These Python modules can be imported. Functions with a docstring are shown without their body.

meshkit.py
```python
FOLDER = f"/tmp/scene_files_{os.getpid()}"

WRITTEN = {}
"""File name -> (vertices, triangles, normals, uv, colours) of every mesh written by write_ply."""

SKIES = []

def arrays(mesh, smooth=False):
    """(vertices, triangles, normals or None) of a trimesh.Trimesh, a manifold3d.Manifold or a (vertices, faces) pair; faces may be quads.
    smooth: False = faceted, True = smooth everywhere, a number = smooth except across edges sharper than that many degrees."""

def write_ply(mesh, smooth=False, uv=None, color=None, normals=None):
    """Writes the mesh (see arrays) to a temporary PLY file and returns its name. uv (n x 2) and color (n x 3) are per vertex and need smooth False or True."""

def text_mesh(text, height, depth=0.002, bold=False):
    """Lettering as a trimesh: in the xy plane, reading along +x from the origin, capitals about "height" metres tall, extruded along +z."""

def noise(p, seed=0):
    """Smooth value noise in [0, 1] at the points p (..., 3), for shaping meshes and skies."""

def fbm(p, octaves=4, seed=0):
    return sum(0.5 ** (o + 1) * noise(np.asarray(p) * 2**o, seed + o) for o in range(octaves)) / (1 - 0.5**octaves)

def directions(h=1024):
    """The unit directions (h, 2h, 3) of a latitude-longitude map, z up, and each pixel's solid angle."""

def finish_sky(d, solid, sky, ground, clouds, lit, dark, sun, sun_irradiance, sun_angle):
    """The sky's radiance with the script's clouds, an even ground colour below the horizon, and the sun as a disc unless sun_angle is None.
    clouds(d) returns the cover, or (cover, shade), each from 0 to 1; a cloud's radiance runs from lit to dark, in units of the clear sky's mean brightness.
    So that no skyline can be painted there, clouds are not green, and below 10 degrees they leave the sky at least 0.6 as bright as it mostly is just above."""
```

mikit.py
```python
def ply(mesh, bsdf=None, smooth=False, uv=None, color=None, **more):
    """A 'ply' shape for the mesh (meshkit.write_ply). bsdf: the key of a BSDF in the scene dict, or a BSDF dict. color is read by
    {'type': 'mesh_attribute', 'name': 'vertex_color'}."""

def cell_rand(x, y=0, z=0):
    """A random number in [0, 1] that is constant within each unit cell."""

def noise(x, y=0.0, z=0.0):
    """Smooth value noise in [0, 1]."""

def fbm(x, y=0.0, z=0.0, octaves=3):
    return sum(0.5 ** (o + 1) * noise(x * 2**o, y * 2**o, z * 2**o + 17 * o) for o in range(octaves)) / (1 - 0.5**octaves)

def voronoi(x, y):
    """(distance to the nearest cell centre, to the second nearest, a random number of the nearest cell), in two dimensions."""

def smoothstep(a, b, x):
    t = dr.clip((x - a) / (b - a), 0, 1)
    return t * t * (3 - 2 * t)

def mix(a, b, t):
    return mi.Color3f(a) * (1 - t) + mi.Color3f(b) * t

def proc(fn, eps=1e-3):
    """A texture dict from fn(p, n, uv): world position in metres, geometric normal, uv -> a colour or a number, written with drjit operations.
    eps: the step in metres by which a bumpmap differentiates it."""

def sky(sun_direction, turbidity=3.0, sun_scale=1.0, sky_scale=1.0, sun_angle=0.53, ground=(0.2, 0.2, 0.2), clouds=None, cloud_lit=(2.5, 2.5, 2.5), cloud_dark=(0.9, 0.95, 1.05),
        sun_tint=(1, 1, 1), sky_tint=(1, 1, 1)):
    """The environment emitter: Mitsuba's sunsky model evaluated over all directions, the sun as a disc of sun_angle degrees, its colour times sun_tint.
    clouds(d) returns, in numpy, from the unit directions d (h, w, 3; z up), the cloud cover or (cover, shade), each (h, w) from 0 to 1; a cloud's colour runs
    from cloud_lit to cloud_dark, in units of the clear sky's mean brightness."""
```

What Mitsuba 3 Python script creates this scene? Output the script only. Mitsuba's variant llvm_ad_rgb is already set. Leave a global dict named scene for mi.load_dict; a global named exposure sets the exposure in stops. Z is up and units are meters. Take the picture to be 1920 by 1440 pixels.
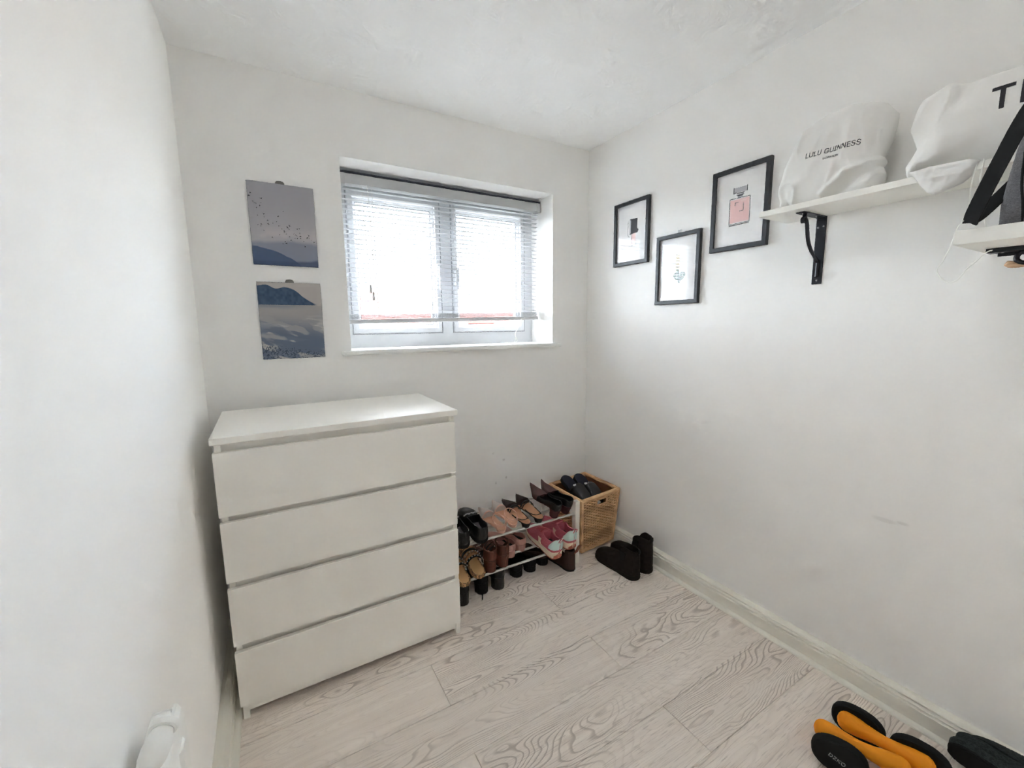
import math, random
import numpy as np, trimesh
import mitsuba as mi, drjit as dr
import mikit, meshkit
from mikit import noise, fbm, cell_rand, smoothstep, mix
import manifold3d as m3
from shapely.geometry import Polygon, Point, LineString
import shapely

random.seed(7); np.random.seed(7)
T = mi.ScalarTransform4f
scene, labels = {}, {}

# ------------------------------------------------------------------ camera, sky, exposure
CAM = np.array([-1.7523, -2.0678, 1.3000])
YAW, PITCH, ROLL, FPX = 0.5274, -0.1402, -0.0113, 789.47
_f = np.array([math.sin(YAW)*math.cos(PITCH), math.cos(YAW)*math.cos(PITCH), math.sin(PITCH)])
_r = np.array([math.cos(YAW), -math.sin(YAW), 0.0])
_u = np.cross(_r, _f)
_up = np.cross(_r*math.cos(ROLL) + _u*math.sin(ROLL), _f)
scene['camera'] = {'type': 'perspective', 'fov': math.degrees(2*math.atan(960/FPX)), 'fov_axis': 'x',
    'near_clip': 0.02, 'far_clip': 500.0,
    'to_world': T().look_at(origin=CAM.tolist(), target=(CAM+_f).tolist(), up=_up.tolist())}
def _clouds(d):
    c = meshkit.fbm(d*3.2, 4, 5)
    cover = np.clip(0.72 + (c-0.5)*2.2, 0.35, 1.0)
    return cover, np.clip(0.25 + (c-0.5)*1.2, 0, 1)
scene['sky'] = mikit.sky((0.15, 0.72, 0.68), turbidity=3.0, sun_scale=0.0, sky_scale=5.9, ground=(0.13, 0.13, 0.12),
                         clouds=_clouds, cloud_lit=(1.5, 1.5, 1.5), cloud_dark=(1.05, 1.07, 1.1))
exposure = 5.25

FILL_LAMP = (.30, .30, .30)   # radiance of the added, unseen fill lamp

# ------------------------------------------------------------------ helpers
def srgb(*c):
    c = np.array(c, float)/255.0
    return [float(x) for x in np.where(c <= 0.04045, c/12.92, ((c+0.055)/1.055)**2.4)]
def rgb(c): return {'type': 'rgb', 'value': list(c)}
def mat(name, color, rough=0.5, spec=0.5, metallic=0.0, sheen=0.0, coat=0.0, bump=None, bump_scale=1.0):
    col = color if isinstance(color, dict) else rgb(color)
    b = {'type': 'principled', 'base_color': col, 'roughness': rough, 'specular': spec, 'metallic': metallic}
    if sheen: b['sheen'] = sheen
    if coat: b['clearcoat'] = coat; b['clearcoat_gloss'] = 0.8
    if bump is not None: b = {'type': 'bumpmap', 'arbitrary': bump, 'scale': bump_scale, 'bsdf': b}
    scene['m_'+name] = {'type': 'twosided', 'bsdf': b}
    return 'm_'+name
def numbered(key):
    if key not in used: used.add(key); return key
    k = 1
    while f'{key}_{k:03d}' in used: k += 1
    key = f'{key}_{k:03d}'; used.add(key); return key
used = set()
def thing(name, label, cat, group=None):
    key = numbered(name)
    labels[key] = {'label': label, 'category': cat}
    if group: labels[key]['group'] = group
    return key
def struct(name, mesh, m, smooth=False, label=None):
    key = numbered(name)
    if mesh is not None: scene[key] = mikit.ply(mesh, m, smooth)
    labels[key] = {'kind': 'structure'}
    if label: labels[key]['label'] = label
    return key
def part(parent, name, mesh, m, smooth=30, label=None, kind=None, M=None):
    key = numbered(parent+'__'+name)
    if isinstance(mesh, dict): scene[key] = mesh
    else:
        if M is not None: mesh = xf(mesh, M)
        scene[key] = mikit.ply(mesh, m, smooth)
    if label or kind:
        labels[key] = {}
        if label: labels[key]['label'] = label
        if kind: labels[key]['kind'] = kind
    return key
def xf(mesh, M):
    if hasattr(mesh, 'to_mesh'):
        mm = mesh.to_mesh(); mesh = trimesh.Trimesh(mm.vert_properties[:, :3], mm.tri_verts, process=False)
    elif isinstance(mesh, tuple): mesh = trimesh.Trimesh(mesh[0], mesh[1], process=False)
    mesh = mesh.copy(); mesh.apply_transform(M); return mesh
def pose(loc=(0,0,0), yaw=0, pitch=0, roll=0, scale=1.0):
    """local x right, y forward, z up; yaw about z, pitch raises +y, roll about y (degrees)"""
    from trimesh.transformations import rotation_matrix as rm
    M = trimesh.transformations.translation_matrix(loc) @ rm(math.radians(yaw), [0,0,1]) @ rm(math.radians(pitch), [1,0,0]) @ rm(math.radians(roll), [0,1,0])
    S = np.eye(4); S[:3,:3] *= scale
    return M @ S
def cat(*ms): return trimesh.util.concatenate(list(ms))
def hullpts(p): return trimesh.Trimesh(*_hull(np.asarray(p, float)), process=False)
def _hull(p):
    h = trimesh.convex.convex_hull(p); return h.vertices, h.faces
def box(x0, x1, y0, y1, z0, z1, bev=0.0):
    if bev <= 0:
        b = trimesh.creation.box(extents=(x1-x0, y1-y0, z1-z0)); b.apply_translation(((x0+x1)/2, (y0+y1)/2, (z0+z1)/2)); return b
    p = []
    for sx in (0, 1):
        for sy in (0, 1):
            for sz in (0, 1):
                X = (x0, x1)[sx]; Y = (y0, y1)[sy]; Z = (z0, z1)[sz]
                dx, dy, dz = ((bev, -bev)[s] for s in (sx, sy, sz))
                p += [(X, Y+dy, Z+dz), (X+dx, Y, Z+dz), (X+dx, Y+dy, Z)]
    return hullpts(p)
def frame_xz(x0, x1, z0, z1, w, y0, y1):
    """rectangular ring in the xz plane; w = (left, right, bottom, top)"""
    l, r, b, t = w if isinstance(w, tuple) else (w,)*4
    return cat(box(x0, x0+l, y0, y1, z0, z1), box(x1-r, x1, y0, y1, z0, z1), box(x0+l, x1-r, y0, y1, z0, z0+b), box(x0+l, x1-r, y0, y1, z1-t, z1))
def tube(pts, r, n=8, closed=False, caps=True):
    pts = np.asarray(pts, float); k = len(pts)
    r = np.broadcast_to(np.asarray(r, float), (k,))
    t = np.gradient(pts, axis=0) if not closed else np.roll(pts, -1, 0)-np.roll(pts, 1, 0)
    t /= np.linalg.norm(t, axis=1, keepdims=True)+1e-12
    a = np.array([0, 0, 1.0]) if abs(t[0, 2]) < .9 else np.array([1.0, 0, 0])
    V = []; nrm = np.cross(t[0], a); nrm /= np.linalg.norm(nrm)
    ang = np.arange(n)*2*np.pi/n
    for i in range(k):
        nrm = nrm - t[i]*np.dot(nrm, t[i]); nrm /= np.linalg.norm(nrm)
        b = np.cross(t[i], nrm)
        V.append(pts[i]+r[i]*(np.cos(ang)[:, None]*nrm+np.sin(ang)[:, None]*b))
    V = np.vstack(V); F = []
    for i in range(k if closed else k-1):
        j = (i+1) % k
        for q in range(n):
            p = (q+1) % n
            F += [(i*n+q, i*n+p, j*n+p), (i*n+q, j*n+p, j*n+q)]
    if caps and not closed:
        V = np.vstack([V, pts[0], pts[-1]]); c0, c1 = len(V)-2, len(V)-1
        for q in range(n):
            p = (q+1) % n
            F += [(c0, p, q), (c1, (k-1)*n+q, (k-1)*n+p)]
    m = trimesh.Trimesh(V, F, process=False); m.fix_normals() if False else None
    return m
def ribbon(pts, side, w, th):
    """flat strap along pts; side = unit direction(s) of its width"""
    pts = np.asarray(pts, float); k = len(pts)
    side = np.broadcast_to(np.asarray(side, float), (k, 3))
    t = np.gradient(pts, axis=0); n = np.cross(t, side); n /= np.linalg.norm(n, axis=1, keepdims=True)+1e-12
    V = np.stack([pts-side*w/2-n*th/2, pts+side*w/2-n*th/2, pts+side*w/2+n*th/2, pts-side*w/2+n*th/2], 1).reshape(-1, 3)
    F = []
    for i in range(k-1):
        for q in range(4):
            a, b = i*4+q, i*4+(q+1) % 4
            F += [(a, b, b+4), (a, b+4, a+4)]
    F += [(0, 2, 1), (0, 3, 2), ((k-1)*4, (k-1)*4+1, (k-1)*4+2), ((k-1)*4, (k-1)*4+2, (k-1)*4+3)]
    return trimesh.Trimesh(V, F, process=False)
def grid_loft(sections, closed_ends=True):
    """sections: list of (n,3) closed loops"""
    S = np.asarray(sections, float); k, n = S.shape[:2]
    V = S.reshape(-1, 3); F = []
    for i in range(k-1):
        for q in range(n):
            p = (q+1) % n
            F += [(i*n+q, i*n+p, (i+1)*n+p), (i*n+q, (i+1)*n+p, (i+1)*n+q)]
    if closed_ends:
        V = np.vstack([V, S[0].mean(0), S[-1].mean(0)]); c0, c1 = len(V)-2, len(V)-1
        for q in range(n):
            p = (q+1) % n
            F += [(c0, p, q), (c1, (k-1)*n+q, (k-1)*n+p)]
    return trimesh.Trimesh(V, F, process=False)
def lathe(profile, n=32):
    p = np.asarray(profile, float)
    return trimesh.creation.revolve(p, sections=n)
def extrude(poly, h):
    return trimesh.creation.extrude_polygon(poly, h, engine='earcut')
def axes(mesh, ex, ey, ez, o=(0, 0, 0)):
    M = np.eye(4); M[:3, 0], M[:3, 1], M[:3, 2], M[:3, 3] = ex, ey, ez, o
    return xf(mesh, M)
def spline(pts, n=40):
    from scipy.interpolate import CubicSpline
    pts = np.asarray(pts, float); s = np.r_[0, np.cumsum(np.linalg.norm(np.diff(pts, axis=0), axis=1))]
    return CubicSpline(s, pts)(np.linspace(0, s[-1], n))

# ------------------------------------------------------------------ dimensions of the room
W, H, YR = 1.975, 2.316, -2.75
WX0, WX1, WZ0, WZ1 = -1.409, -0.2627, 1.1886, 2.0373

# ------------------------------------------------------------------ materials of the shell
def _wallcol(p, n, uv):
    b = 0.5*fbm(p.x*2.3, p.y*2.3, p.z*2.3, 2)
    c = mix(srgb(239, 238, 235), srgb(242, 241, 239), b)
    # a few scuffs left on the plaster
    for (x, y, z, a, bb, s) in ((0, -1.545, .634, .058, .010, .18), (0, -1.585, .640, .022, .008, .22), (-.608, 0, .522, .012, .008, .4), (-.677, 0, .572, .010, .008, .2), (-.595, 0, .413, .009, .009, .45), (-.663, 0, .394, .006, .012, .45),
                                (0, -1.31, 1.46, .03, .02, .15)):
        d = dr.sqrt(dr.square((p.x-x)/(a if x else .02)) + dr.square((p.y-y)/(a if y else .02)) + dr.square((p.z-z)/bb))
        c = mix(c, srgb(168, 164, 156), s*smoothstep(1.0, .4, d + .5*(noise(p.x*60, p.y*60, p.z*60)-.5)))
    return c
def _wallbump(p, n, uv): return fbm(p.x*90, p.y*90, p.z*90, 2)
M_WALL = mat('wall_paint', mikit.proc(_wallcol), .75, .3, bump=mikit.proc(_wallbump, 2e-3), bump_scale=.0006)
M_CEIL = mat('ceiling_paint', rgb(srgb(242, 242, 241)), .8, .2)
def artex_height(x, y):
    """relief of the swirled plaster: fans of short curved ridges, metres"""
    rs = np.random.RandomState(11)
    from scipy.spatial import cKDTree
    g = np.stack(np.meshgrid(np.arange(-2.3, .5, .15), np.arange(-3.0, .5, .15)), -1).reshape(-1, 2)+rs.uniform(-.06, .06, (19*24, 2))
    off = rs.uniform(0, 2*np.pi, len(g)); rad = rs.uniform(.05, .16, len(g))
    p = np.c_[x, y]; wp = p+.05*np.c_[meshkit.fbm(np.c_[p*9, 0*x], 2, 3)-.5, meshkit.fbm(np.c_[p*9, 0*x+5], 2, 4)-.5]
    h = np.zeros(len(x))
    for k in (0, 1):
        i = cKDTree(g+k*.071).query(wp)[1]
        c = g[i]+k*.071+np.c_[np.cos(off[i]+k), np.sin(off[i]+k)]*rad[i][:, None]
        r = np.linalg.norm(wp-c, axis=1); th = np.arctan2(wp[:, 1]-c[:, 1], wp[:, 0]-c[:, 0])
        n = meshkit.noise(np.c_[r/.0115, th*r/.045, i*7.3+k*31], 2)
        m = meshkit.noise(np.c_[p*17, 0*x+k*9], 8)
        h += np.clip(1-np.abs(2*n-1)*1.5, 0, 1)**1.6*np.clip((m-.36)/.3, 0, 1)*(.0021 if k == 0 else .0012)
    return h+.0004*meshkit.noise(np.c_[p*110, 0*x], 6)
def relief(xs, ys):
    X, Y = np.meshgrid(xs, ys); z = H-artex_height(X.ravel(), Y.ravel()); nx, ny = len(xs), len(ys)
    idx = np.arange(nx*ny).reshape(ny, nx); a, b, c, d = idx[:-1, :-1].ravel(), idx[:-1, 1:].ravel(), idx[1:, 1:].ravel(), idx[1:, :-1].ravel()
    return trimesh.Trimesh(np.c_[X.ravel(), Y.ravel(), z], np.vstack([np.c_[a, c, b], np.c_[a, d, c]]), process=False)
M_TRIM = mat('trim_gloss', srgb(232, 229, 218), .35, .5)
M_UPVC = mat('upvc', srgb(204, 206, 208), .25, .5)
M_SILLM = mat('sill_paint', srgb(238, 238, 234), .3, .5)

# ------------------------------------------------------------------ shell
t = .30
struct('wall_back', cat(box(-W-.3, WX0, 0, t, 0, H), box(WX1, .3, 0, t, 0, H), box(WX0, WX1, 0, t, WZ1, H), box(WX0, WX1, 0, t, 0, WZ0-.024)), M_WALL, label='white back wall with a deep window recess')
struct('wall_left', box(-W-.2, -W, YR, 0, 0, H), M_WALL, label='white left wall')
struct('wall_right', box(0, .2, YR, 0, 0, H), M_WALL, label='white right wall with pictures and shelves')
struct('wall_rear', box(-W-.2, .2, YR-.2, YR, 0, H), M_WALL, label='white wall behind the viewer')
struct('ceiling', cat(box(-W-.3, .3, YR-.2, .3, H+.0005, H+.15), relief(np.arange(-W-.004, .008, .0038), np.arange(-1.62, .008, .0038)), relief(np.linspace(-W-.004, .004, 80), np.linspace(YR, -1.62, 60))), M_CEIL, 40, label='white ceiling with swirled textured plaster')

# floor of oak laminate: every plank its own piece
def _oak(p, n, uv):
    row = dr.floor((p.y+.072)/.19); rr = cell_rand(row, 3)
    sx = p.x + 1.299 - dr.select(cell_rand(row, 9) > 2, 0, .624*(row-2*dr.floor(row/2)))
    col = dr.floor(sx/1.248)
    s1 = cell_rand(row, col, 1)*40; s2 = cell_rand(row, col, 2)*40
    u = p.x; v = p.y
    w = fbm(u*9+s2, v*22, s1, 2)
    g = fbm(u*1.25+s1, v*8.0+s2, 3.0, 2) + .09*w
    ph = g*34.0
    fr = ph-dr.floor(ph)
    wob = .25*noise(u*40+s1, v*120, s2)
    line = smoothstep(.42+wob, .86, fr)*smoothstep(1.0, .90, fr)
    pores = noise(u*26+s2, v*560, s1)
    streak = .6*noise(u*2.2+s1, v*60, s2)+.4*noise(u*6+s2, v*190, s1)
    zone = smoothstep(.40, .64, fbm(u*1.7+s2, v*6+s1, 8.0, 2))
    c = mix(srgb(224, 213, 203), srgb(242, 233, 224), streak)
    c = mix(c, srgb(172, 158, 146), line*(.12+.58*zone))
    c = mix(c, srgb(176, 163, 152), smoothstep(.60, .95, pores)*.42)
    tone = .95+.09*cell_rand(row, col, 5)
    return mi.Color3f(c)*tone
M_OAK = mat('oak_laminate', mikit.proc(_oak), .42, .45)
M_SUB = mat('subfloor', srgb(70, 64, 58), .9, .1)
FL = struct('floor', box(-W-.2, .2, YR-.2, .3, -.06, -.012), M_SUB, label='pale grey oak laminate floor laid in planks')
ys = [-.072, -.262, -.451, -.640, -.845, -1.034, -1.222, -1.404, -1.592, -1.782, -1.97, -2.16, -2.35, -2.54, -2.75]
ys = [.0]+ys
for i in range(len(ys)-1):
    even = (i % 2 == 1)   # row -.072..-.262 is index 1
    # butts at -.675 for rows -.451, -.845, -1.222 ; at -1.299 (and -.049) for the others
    butts = [-.675, -1.923] if round(ys[i], 3) in (-.451, -.845, -1.222, -1.592, -1.97, -2.35, -.072) else [-.049, -1.299]
    xs = sorted([-W, 0]+[b for b in butts if -W < b < 0])
    for a, b in zip(xs[:-1], xs[1:]):
        part(FL, 'plank', box(a+.0007, b-.0007, ys[i+1]+.0007, ys[i]-.0007, -.012, 0, .0014), M_OAK, False)

# skirting and the bead along its foot
sk = [(0, 0), (.036, 0), (.036, .0555), (.0345, .0575), (.0300, .0605), (.0305, .0620), (.0335, .0635), (.0335, .0670), (.0320, .0690), (.0255, .0725), (.0258, .0740), (.0285, .0755), (.0285, .0785), (.0260, .0810), (.0160, .0850), (.0120, .0862), (0, .0862)]
bead = [(.0362, 0), (.0545, 0), (.0540, .0045), (.0510, .0085), (.0460, .0110), (.0400, .0125), (.0362, .0130)]
def run(prof, wall, a, b):
    P = extrude(Polygon(prof), b-a)
    if wall == 'right': return axes(P, (-1, 0, 0), (0, 0, 1), (0, 1, 0), (0, a, 0))
    if wall == 'left': return xf(axes(P, (1, 0, 0), (0, 0, 1), (0, -1, 0), (-W, b, 0)), np.eye(4))
    if wall == 'back': return axes(P, (0, -1, 0), (0, 0, 1), (-1, 0, 0), (b, 0, 0))
struct('baseboard_right', run(sk, 'right', YR, 0), M_TRIM, label='white moulded skirting board along the right wall')
struct('baseboard_left', run(sk, 'left', YR, 0), M_TRIM, label='white moulded skirting board along the left wall')
struct('baseboard_back', run(sk, 'back', -W, 0), M_TRIM, label='white moulded skirting board along the back wall')
struct('trim_1', run(bead, 'right', YR, 0), M_TRIM, label='white bead along the foot of the right skirting')
struct('trim_2', run(bead, 'left', YR, 0), M_TRIM, label='white bead along the foot of the left skirting')

# ------------------------------------------------------------------ outside: ground and houses across the road
M_GND = mat('ground', srgb(78, 80, 76), .9, .2)
struct('ground', box(-60, 90, 4, 120, -4.3, -4), M_GND, label='ground below the houses outside')
def _tile(p, n, uv):
    r = cell_rand(dr.floor(p.x/.33), dr.floor(p.z/.14), 2)
    return mix(srgb(94, 54, 46), srgb(108, 66, 57), r)
def _tileb(p, n, uv):
    k = p.z/.14; return (k-dr.floor(k))
def _brick(p, n, uv):
    row = dr.floor(p.z/.075); x = (p.x+p.y)/.225+.5*(row-2*dr.floor(row/2))
    mx = x-dr.floor(x); mz = p.z/.075-row
    mort = dr.select((mx < .05) | (mz < .14), 1.0, 0.0)
    return mix(mix(srgb(92, 52, 40), srgb(108, 64, 50), cell_rand(dr.floor(x), row, 4)), srgb(112, 104, 96), mort)
M_TILE = mat('roof_tile', mikit.proc(_tile), .8, .2, bump=mikit.proc(_tileb, 5e-3), bump_scale=.02)
M_BRICK = mat('brick', mikit.proc(_brick), .85, .2)
M_DARKGLASS = mat('dark_glass', srgb(60, 66, 74), .1, .6)
def prism_roof(x0, x1, y0, y1, ze, zr, hip0=0.0, hip1=0.0):
    ym = (y0+y1)/2
    v = [(x0, y0, ze), (x1, y0, ze), (x1, y1, ze), (x0, y1, ze), (x0+hip0, ym, zr), (x1-hip1, ym, zr)]
    v += [(a, b, c-.12) for a, b, c in v[:4]]
    return hullpts(v)
def house(label, x0, x1, y0, y1, ze, zr, hip0, hip1, wins, door=None):
    h = thing('house', label, 'house')
    part(h, 'wall', box(x0+.35, x1-.35, y0+.35, y1-.35, -4, ze-.02), M_BRICK, False, 'red brick wall')
    part(h, 'roof', prism_roof(x0, x1, y0, y1, ze, zr, hip0, hip1), M_TILE, False, 'terracotta tiled roof')
    part(h, 'gutter', box(x0, x1, y0-.10, y0+.02, ze-.16, ze-.02), M_UPVC, False, 'white gutter')
    for (a, b, z0, z1) in wins:
        w = part(h, 'window', frame_xz(a, b, z0, z1, .07, y0+.27, y0+.36), M_UPVC, False, 'white window frame')
        part(w, 'mullion', box((a+b)/2-.035, (a+b)/2+.035, y0+.28, y0+.35, z0+.07, z1-.07), M_UPVC, False)
        part(w, 'pane', box(a+.06, b-.06, y0+.31, y0+.34, z0+.06, z1-.06), M_DARKGLASS, False)
    return h
house('long terracotta roofed brick house seen through the left window pane', -6, 9.0, 21.7, 29.3, 1.46, 3.46, 0, 1.2,
      [(3.1, 4.0, .1, 1.25), (4.75, 5.7, .1, 1.25), (6.35, 7.3, .1, 1.25), (.3, 1.5, .1, 1.25), (3.1, 4.0, -2.9, -1.6), (5.2, 6.6, -2.9, -1.6)])
house('brick house with a steep hipped roof seen through the right window pane', 10.6, 20, 21.2, 28.8, 1.42, 4.05, 1.75, 1.75,
      [(11.6, 12.5, .1, 1.2), (13.4, 14.6, .1, 1.2), (11.6, 12.8, -2.9, -1.6)])
house('low brick outbuilding with a tiled roof between the two houses', 9.0, 11.9, 30.5, 36, 1.3, 2.65, 0, 0, [(9.8, 10.6, 0, 1.0)])

# ------------------------------------------------------------------ window
yw = .215
win = struct('window_1', cat(
    frame_xz(WX0-.005, WX1+.005, WZ0-.003, WZ1+.005, (.058, .064, .074, .076), yw+.012, yw+.075),
    box(-.868, -.806, yw+.012, yw+.075, WZ0+.07, WZ1-.07),
    box(WX0, WX1, yw+.004, yw+.03, WZ0, WZ0+.018)), M_UPVC, label='white two-casement window with the blind down')
scene['m_acrylic'] = {'type': 'thindielectric', 'int_ior': 1.22, 'ext_ior': 1.0}
scene['m_pane'] = {'type': 'thindielectric', 'int_ior': 1.5, 'ext_ior': 1.0}
M_GASK = mat('gasket', srgb(128, 130, 134), .6, .3)
M_SEAL = mat('seal_grey', srgb(156, 158, 162), .6, .3)
def sash(x0, x1, hx):
    z0, z1 = 1.259, 1.966
    p = []
    # profiled sash: four mitred bars, bead steps down to the glass
    prof = [(0, .012), (0, .066), (.046, .066), (.046, .030), (.036, .016), (.030, .013), (.028, 0), (.006, 0)]
    def bar(a, b, inward):
        a = np.array(a, float); b = np.array(b, float); inward = np.array(inward, float); d = (b-a)/np.linalg.norm(b-a)
        s0 = [a+inward*q[0]+d*q[0]+np.array([0, q[1], 0]) for q in prof]; s1 = [b+inward*q[0]-d*q[0]+np.array([0, q[1], 0]) for q in prof]
        return grid_loft([s0, s1])
    c = [(x0, yw, z0), (x1, yw, z0), (x1, yw, z1), (x0, yw, z1)]
    inn = [(0, 0, 1), (-1, 0, 0), (0, 0, -1), (1, 0, 0)]
    m = cat(*[bar(c[i], c[(i+1) % 4], inn[i]) for i in range(4)])
    s = part(win, 'sash', m, M_UPVC, False)
    part(s, 'pane', hullpts([(x0+.04, yw+.04, z0+.04), (x1-.04, yw+.04, z0+.04), (x1-.04, yw+.0405, z1-.04), (x0+.04, yw+.0405, z1-.04)]) if False else
         trimesh.Trimesh([(x0+.04, yw+.04, z0+.04), (x1-.04, yw+.04, z0+.04), (x1-.04, yw+.04, z1-.04), (x0+.04, yw+.04, z1-.04)], [(0, 1, 2), (0, 2, 3)], process=False), 'm_pane', False)
    part(s, 'gasket', frame_xz(x0+.044, x1-.044, z0+.044, z1-.044, .004, yw+.030, yw+.039), M_GASK, False)
    part(s, 'seal', frame_xz(x0-.003, x1+.003, z0-.003, z1+.003, .003, yw+.008, yw+.0125), M_SEAL, False)
    h = part(s, 'handle', cat(box(hx-.011, hx+.011, yw-.009, yw, 1.56, 1.64, .004), tube([(hx, yw-.008, 1.61), (hx, yw-.03, 1.61)], .0075, 10),
             hullpts(np.vstack([box(hx-.008, hx+.008, yw-.040, yw-.026, 1.60, 1.62).vertices, box(hx-.006, hx+.006, yw-.036, yw-.028, 1.50, 1.505).vertices]))), M_UPVC, False)
sash(-1.356, -.871, -.888); sash(-.803, -.322, -.787)
sill = struct('window_sill', box(-1.452, -.212, -.028, yw+.02, WZ0-.023, WZ0, .006), M_SILLM, label='white window sill with rounded nose')

# ------------------------------------------------------------------ venetian blind
M_SLAT = mat('slat', srgb(186, 187, 187), .35, .5)
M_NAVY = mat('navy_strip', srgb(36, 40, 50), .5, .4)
M_CORD = mat('cord', srgb(225, 225, 220), .8, .2)
M_CLEAR = mat('tassel_plastic', srgb(176, 176, 172), .3, .5)
BX0, BX1, by = -1.388, -.274, .146
bl = thing('venetian_blind', 'white venetian blind with open slats lowered nearly to the sill of the window', 'blind')
part(bl, 'headrail', cat(box(BX0, BX1, by-.022, by+.022, 1.966, 2.013, .002)), M_SLAT, False, 'white headrail')
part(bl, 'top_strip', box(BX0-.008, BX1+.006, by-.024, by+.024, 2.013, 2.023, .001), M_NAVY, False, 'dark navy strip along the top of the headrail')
for xe, s in ((BX0, -1), (BX1, 1)):
    part(bl, 'end_bracket', box(xe-.004 if s < 0 else xe-.018, xe+.018 if s < 0 else xe+.004, by-.026, by+.024, 1.960, 2.0125, .002), M_SLAT, False)
sl = []
for q in np.linspace(-1, 1, 7): sl.append((q*.0125, .0016*(1-q*q)))
sprof = Polygon(sl+[(a, b+.0006) for a, b in sl[::-1]])
SLAT = axes(extrude(sprof, BX1-BX0-.006), (0, 1, 0), (0, 0, 1), (1, 0, 0))
nsl = 26
for k in range(nsl):
    z = 1.378+k*.0227
    sag = np.array([0, 0, 0]); rot = trimesh.transformations.rotation_matrix(math.radians(random.uniform(-1.2, 1.2)-4), [1, 0, 0])
    M = trimesh.transformations.translation_matrix((BX0+.003, by+random.uniform(-.0006, .0006), z)) @ trimesh.transformations.rotation_matrix(-math.radians(.05*max(0, 6-k)), [0, 1, 0]) @ rot
    part(bl, 'slat', xf(SLAT, M), M_SLAT, False)
tiltM = trimesh.transformations.rotation_matrix(-math.radians(.9), [0, 1, 0], ((BX0+BX1)/2, by, 1.35))
part(bl, 'bottom_rail', xf(box(BX0+.002, BX1-.002, by-.014, by+.014, 1.320, 1.341, .004), tiltM), M_SLAT, False)
for k in range(8):
    part(bl, 'slat', xf(xf(SLAT, trimesh.transformations.translation_matrix((BX0+.003, by, 1.3435+k*.0031))), tiltM), M_SLAT, False)
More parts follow.
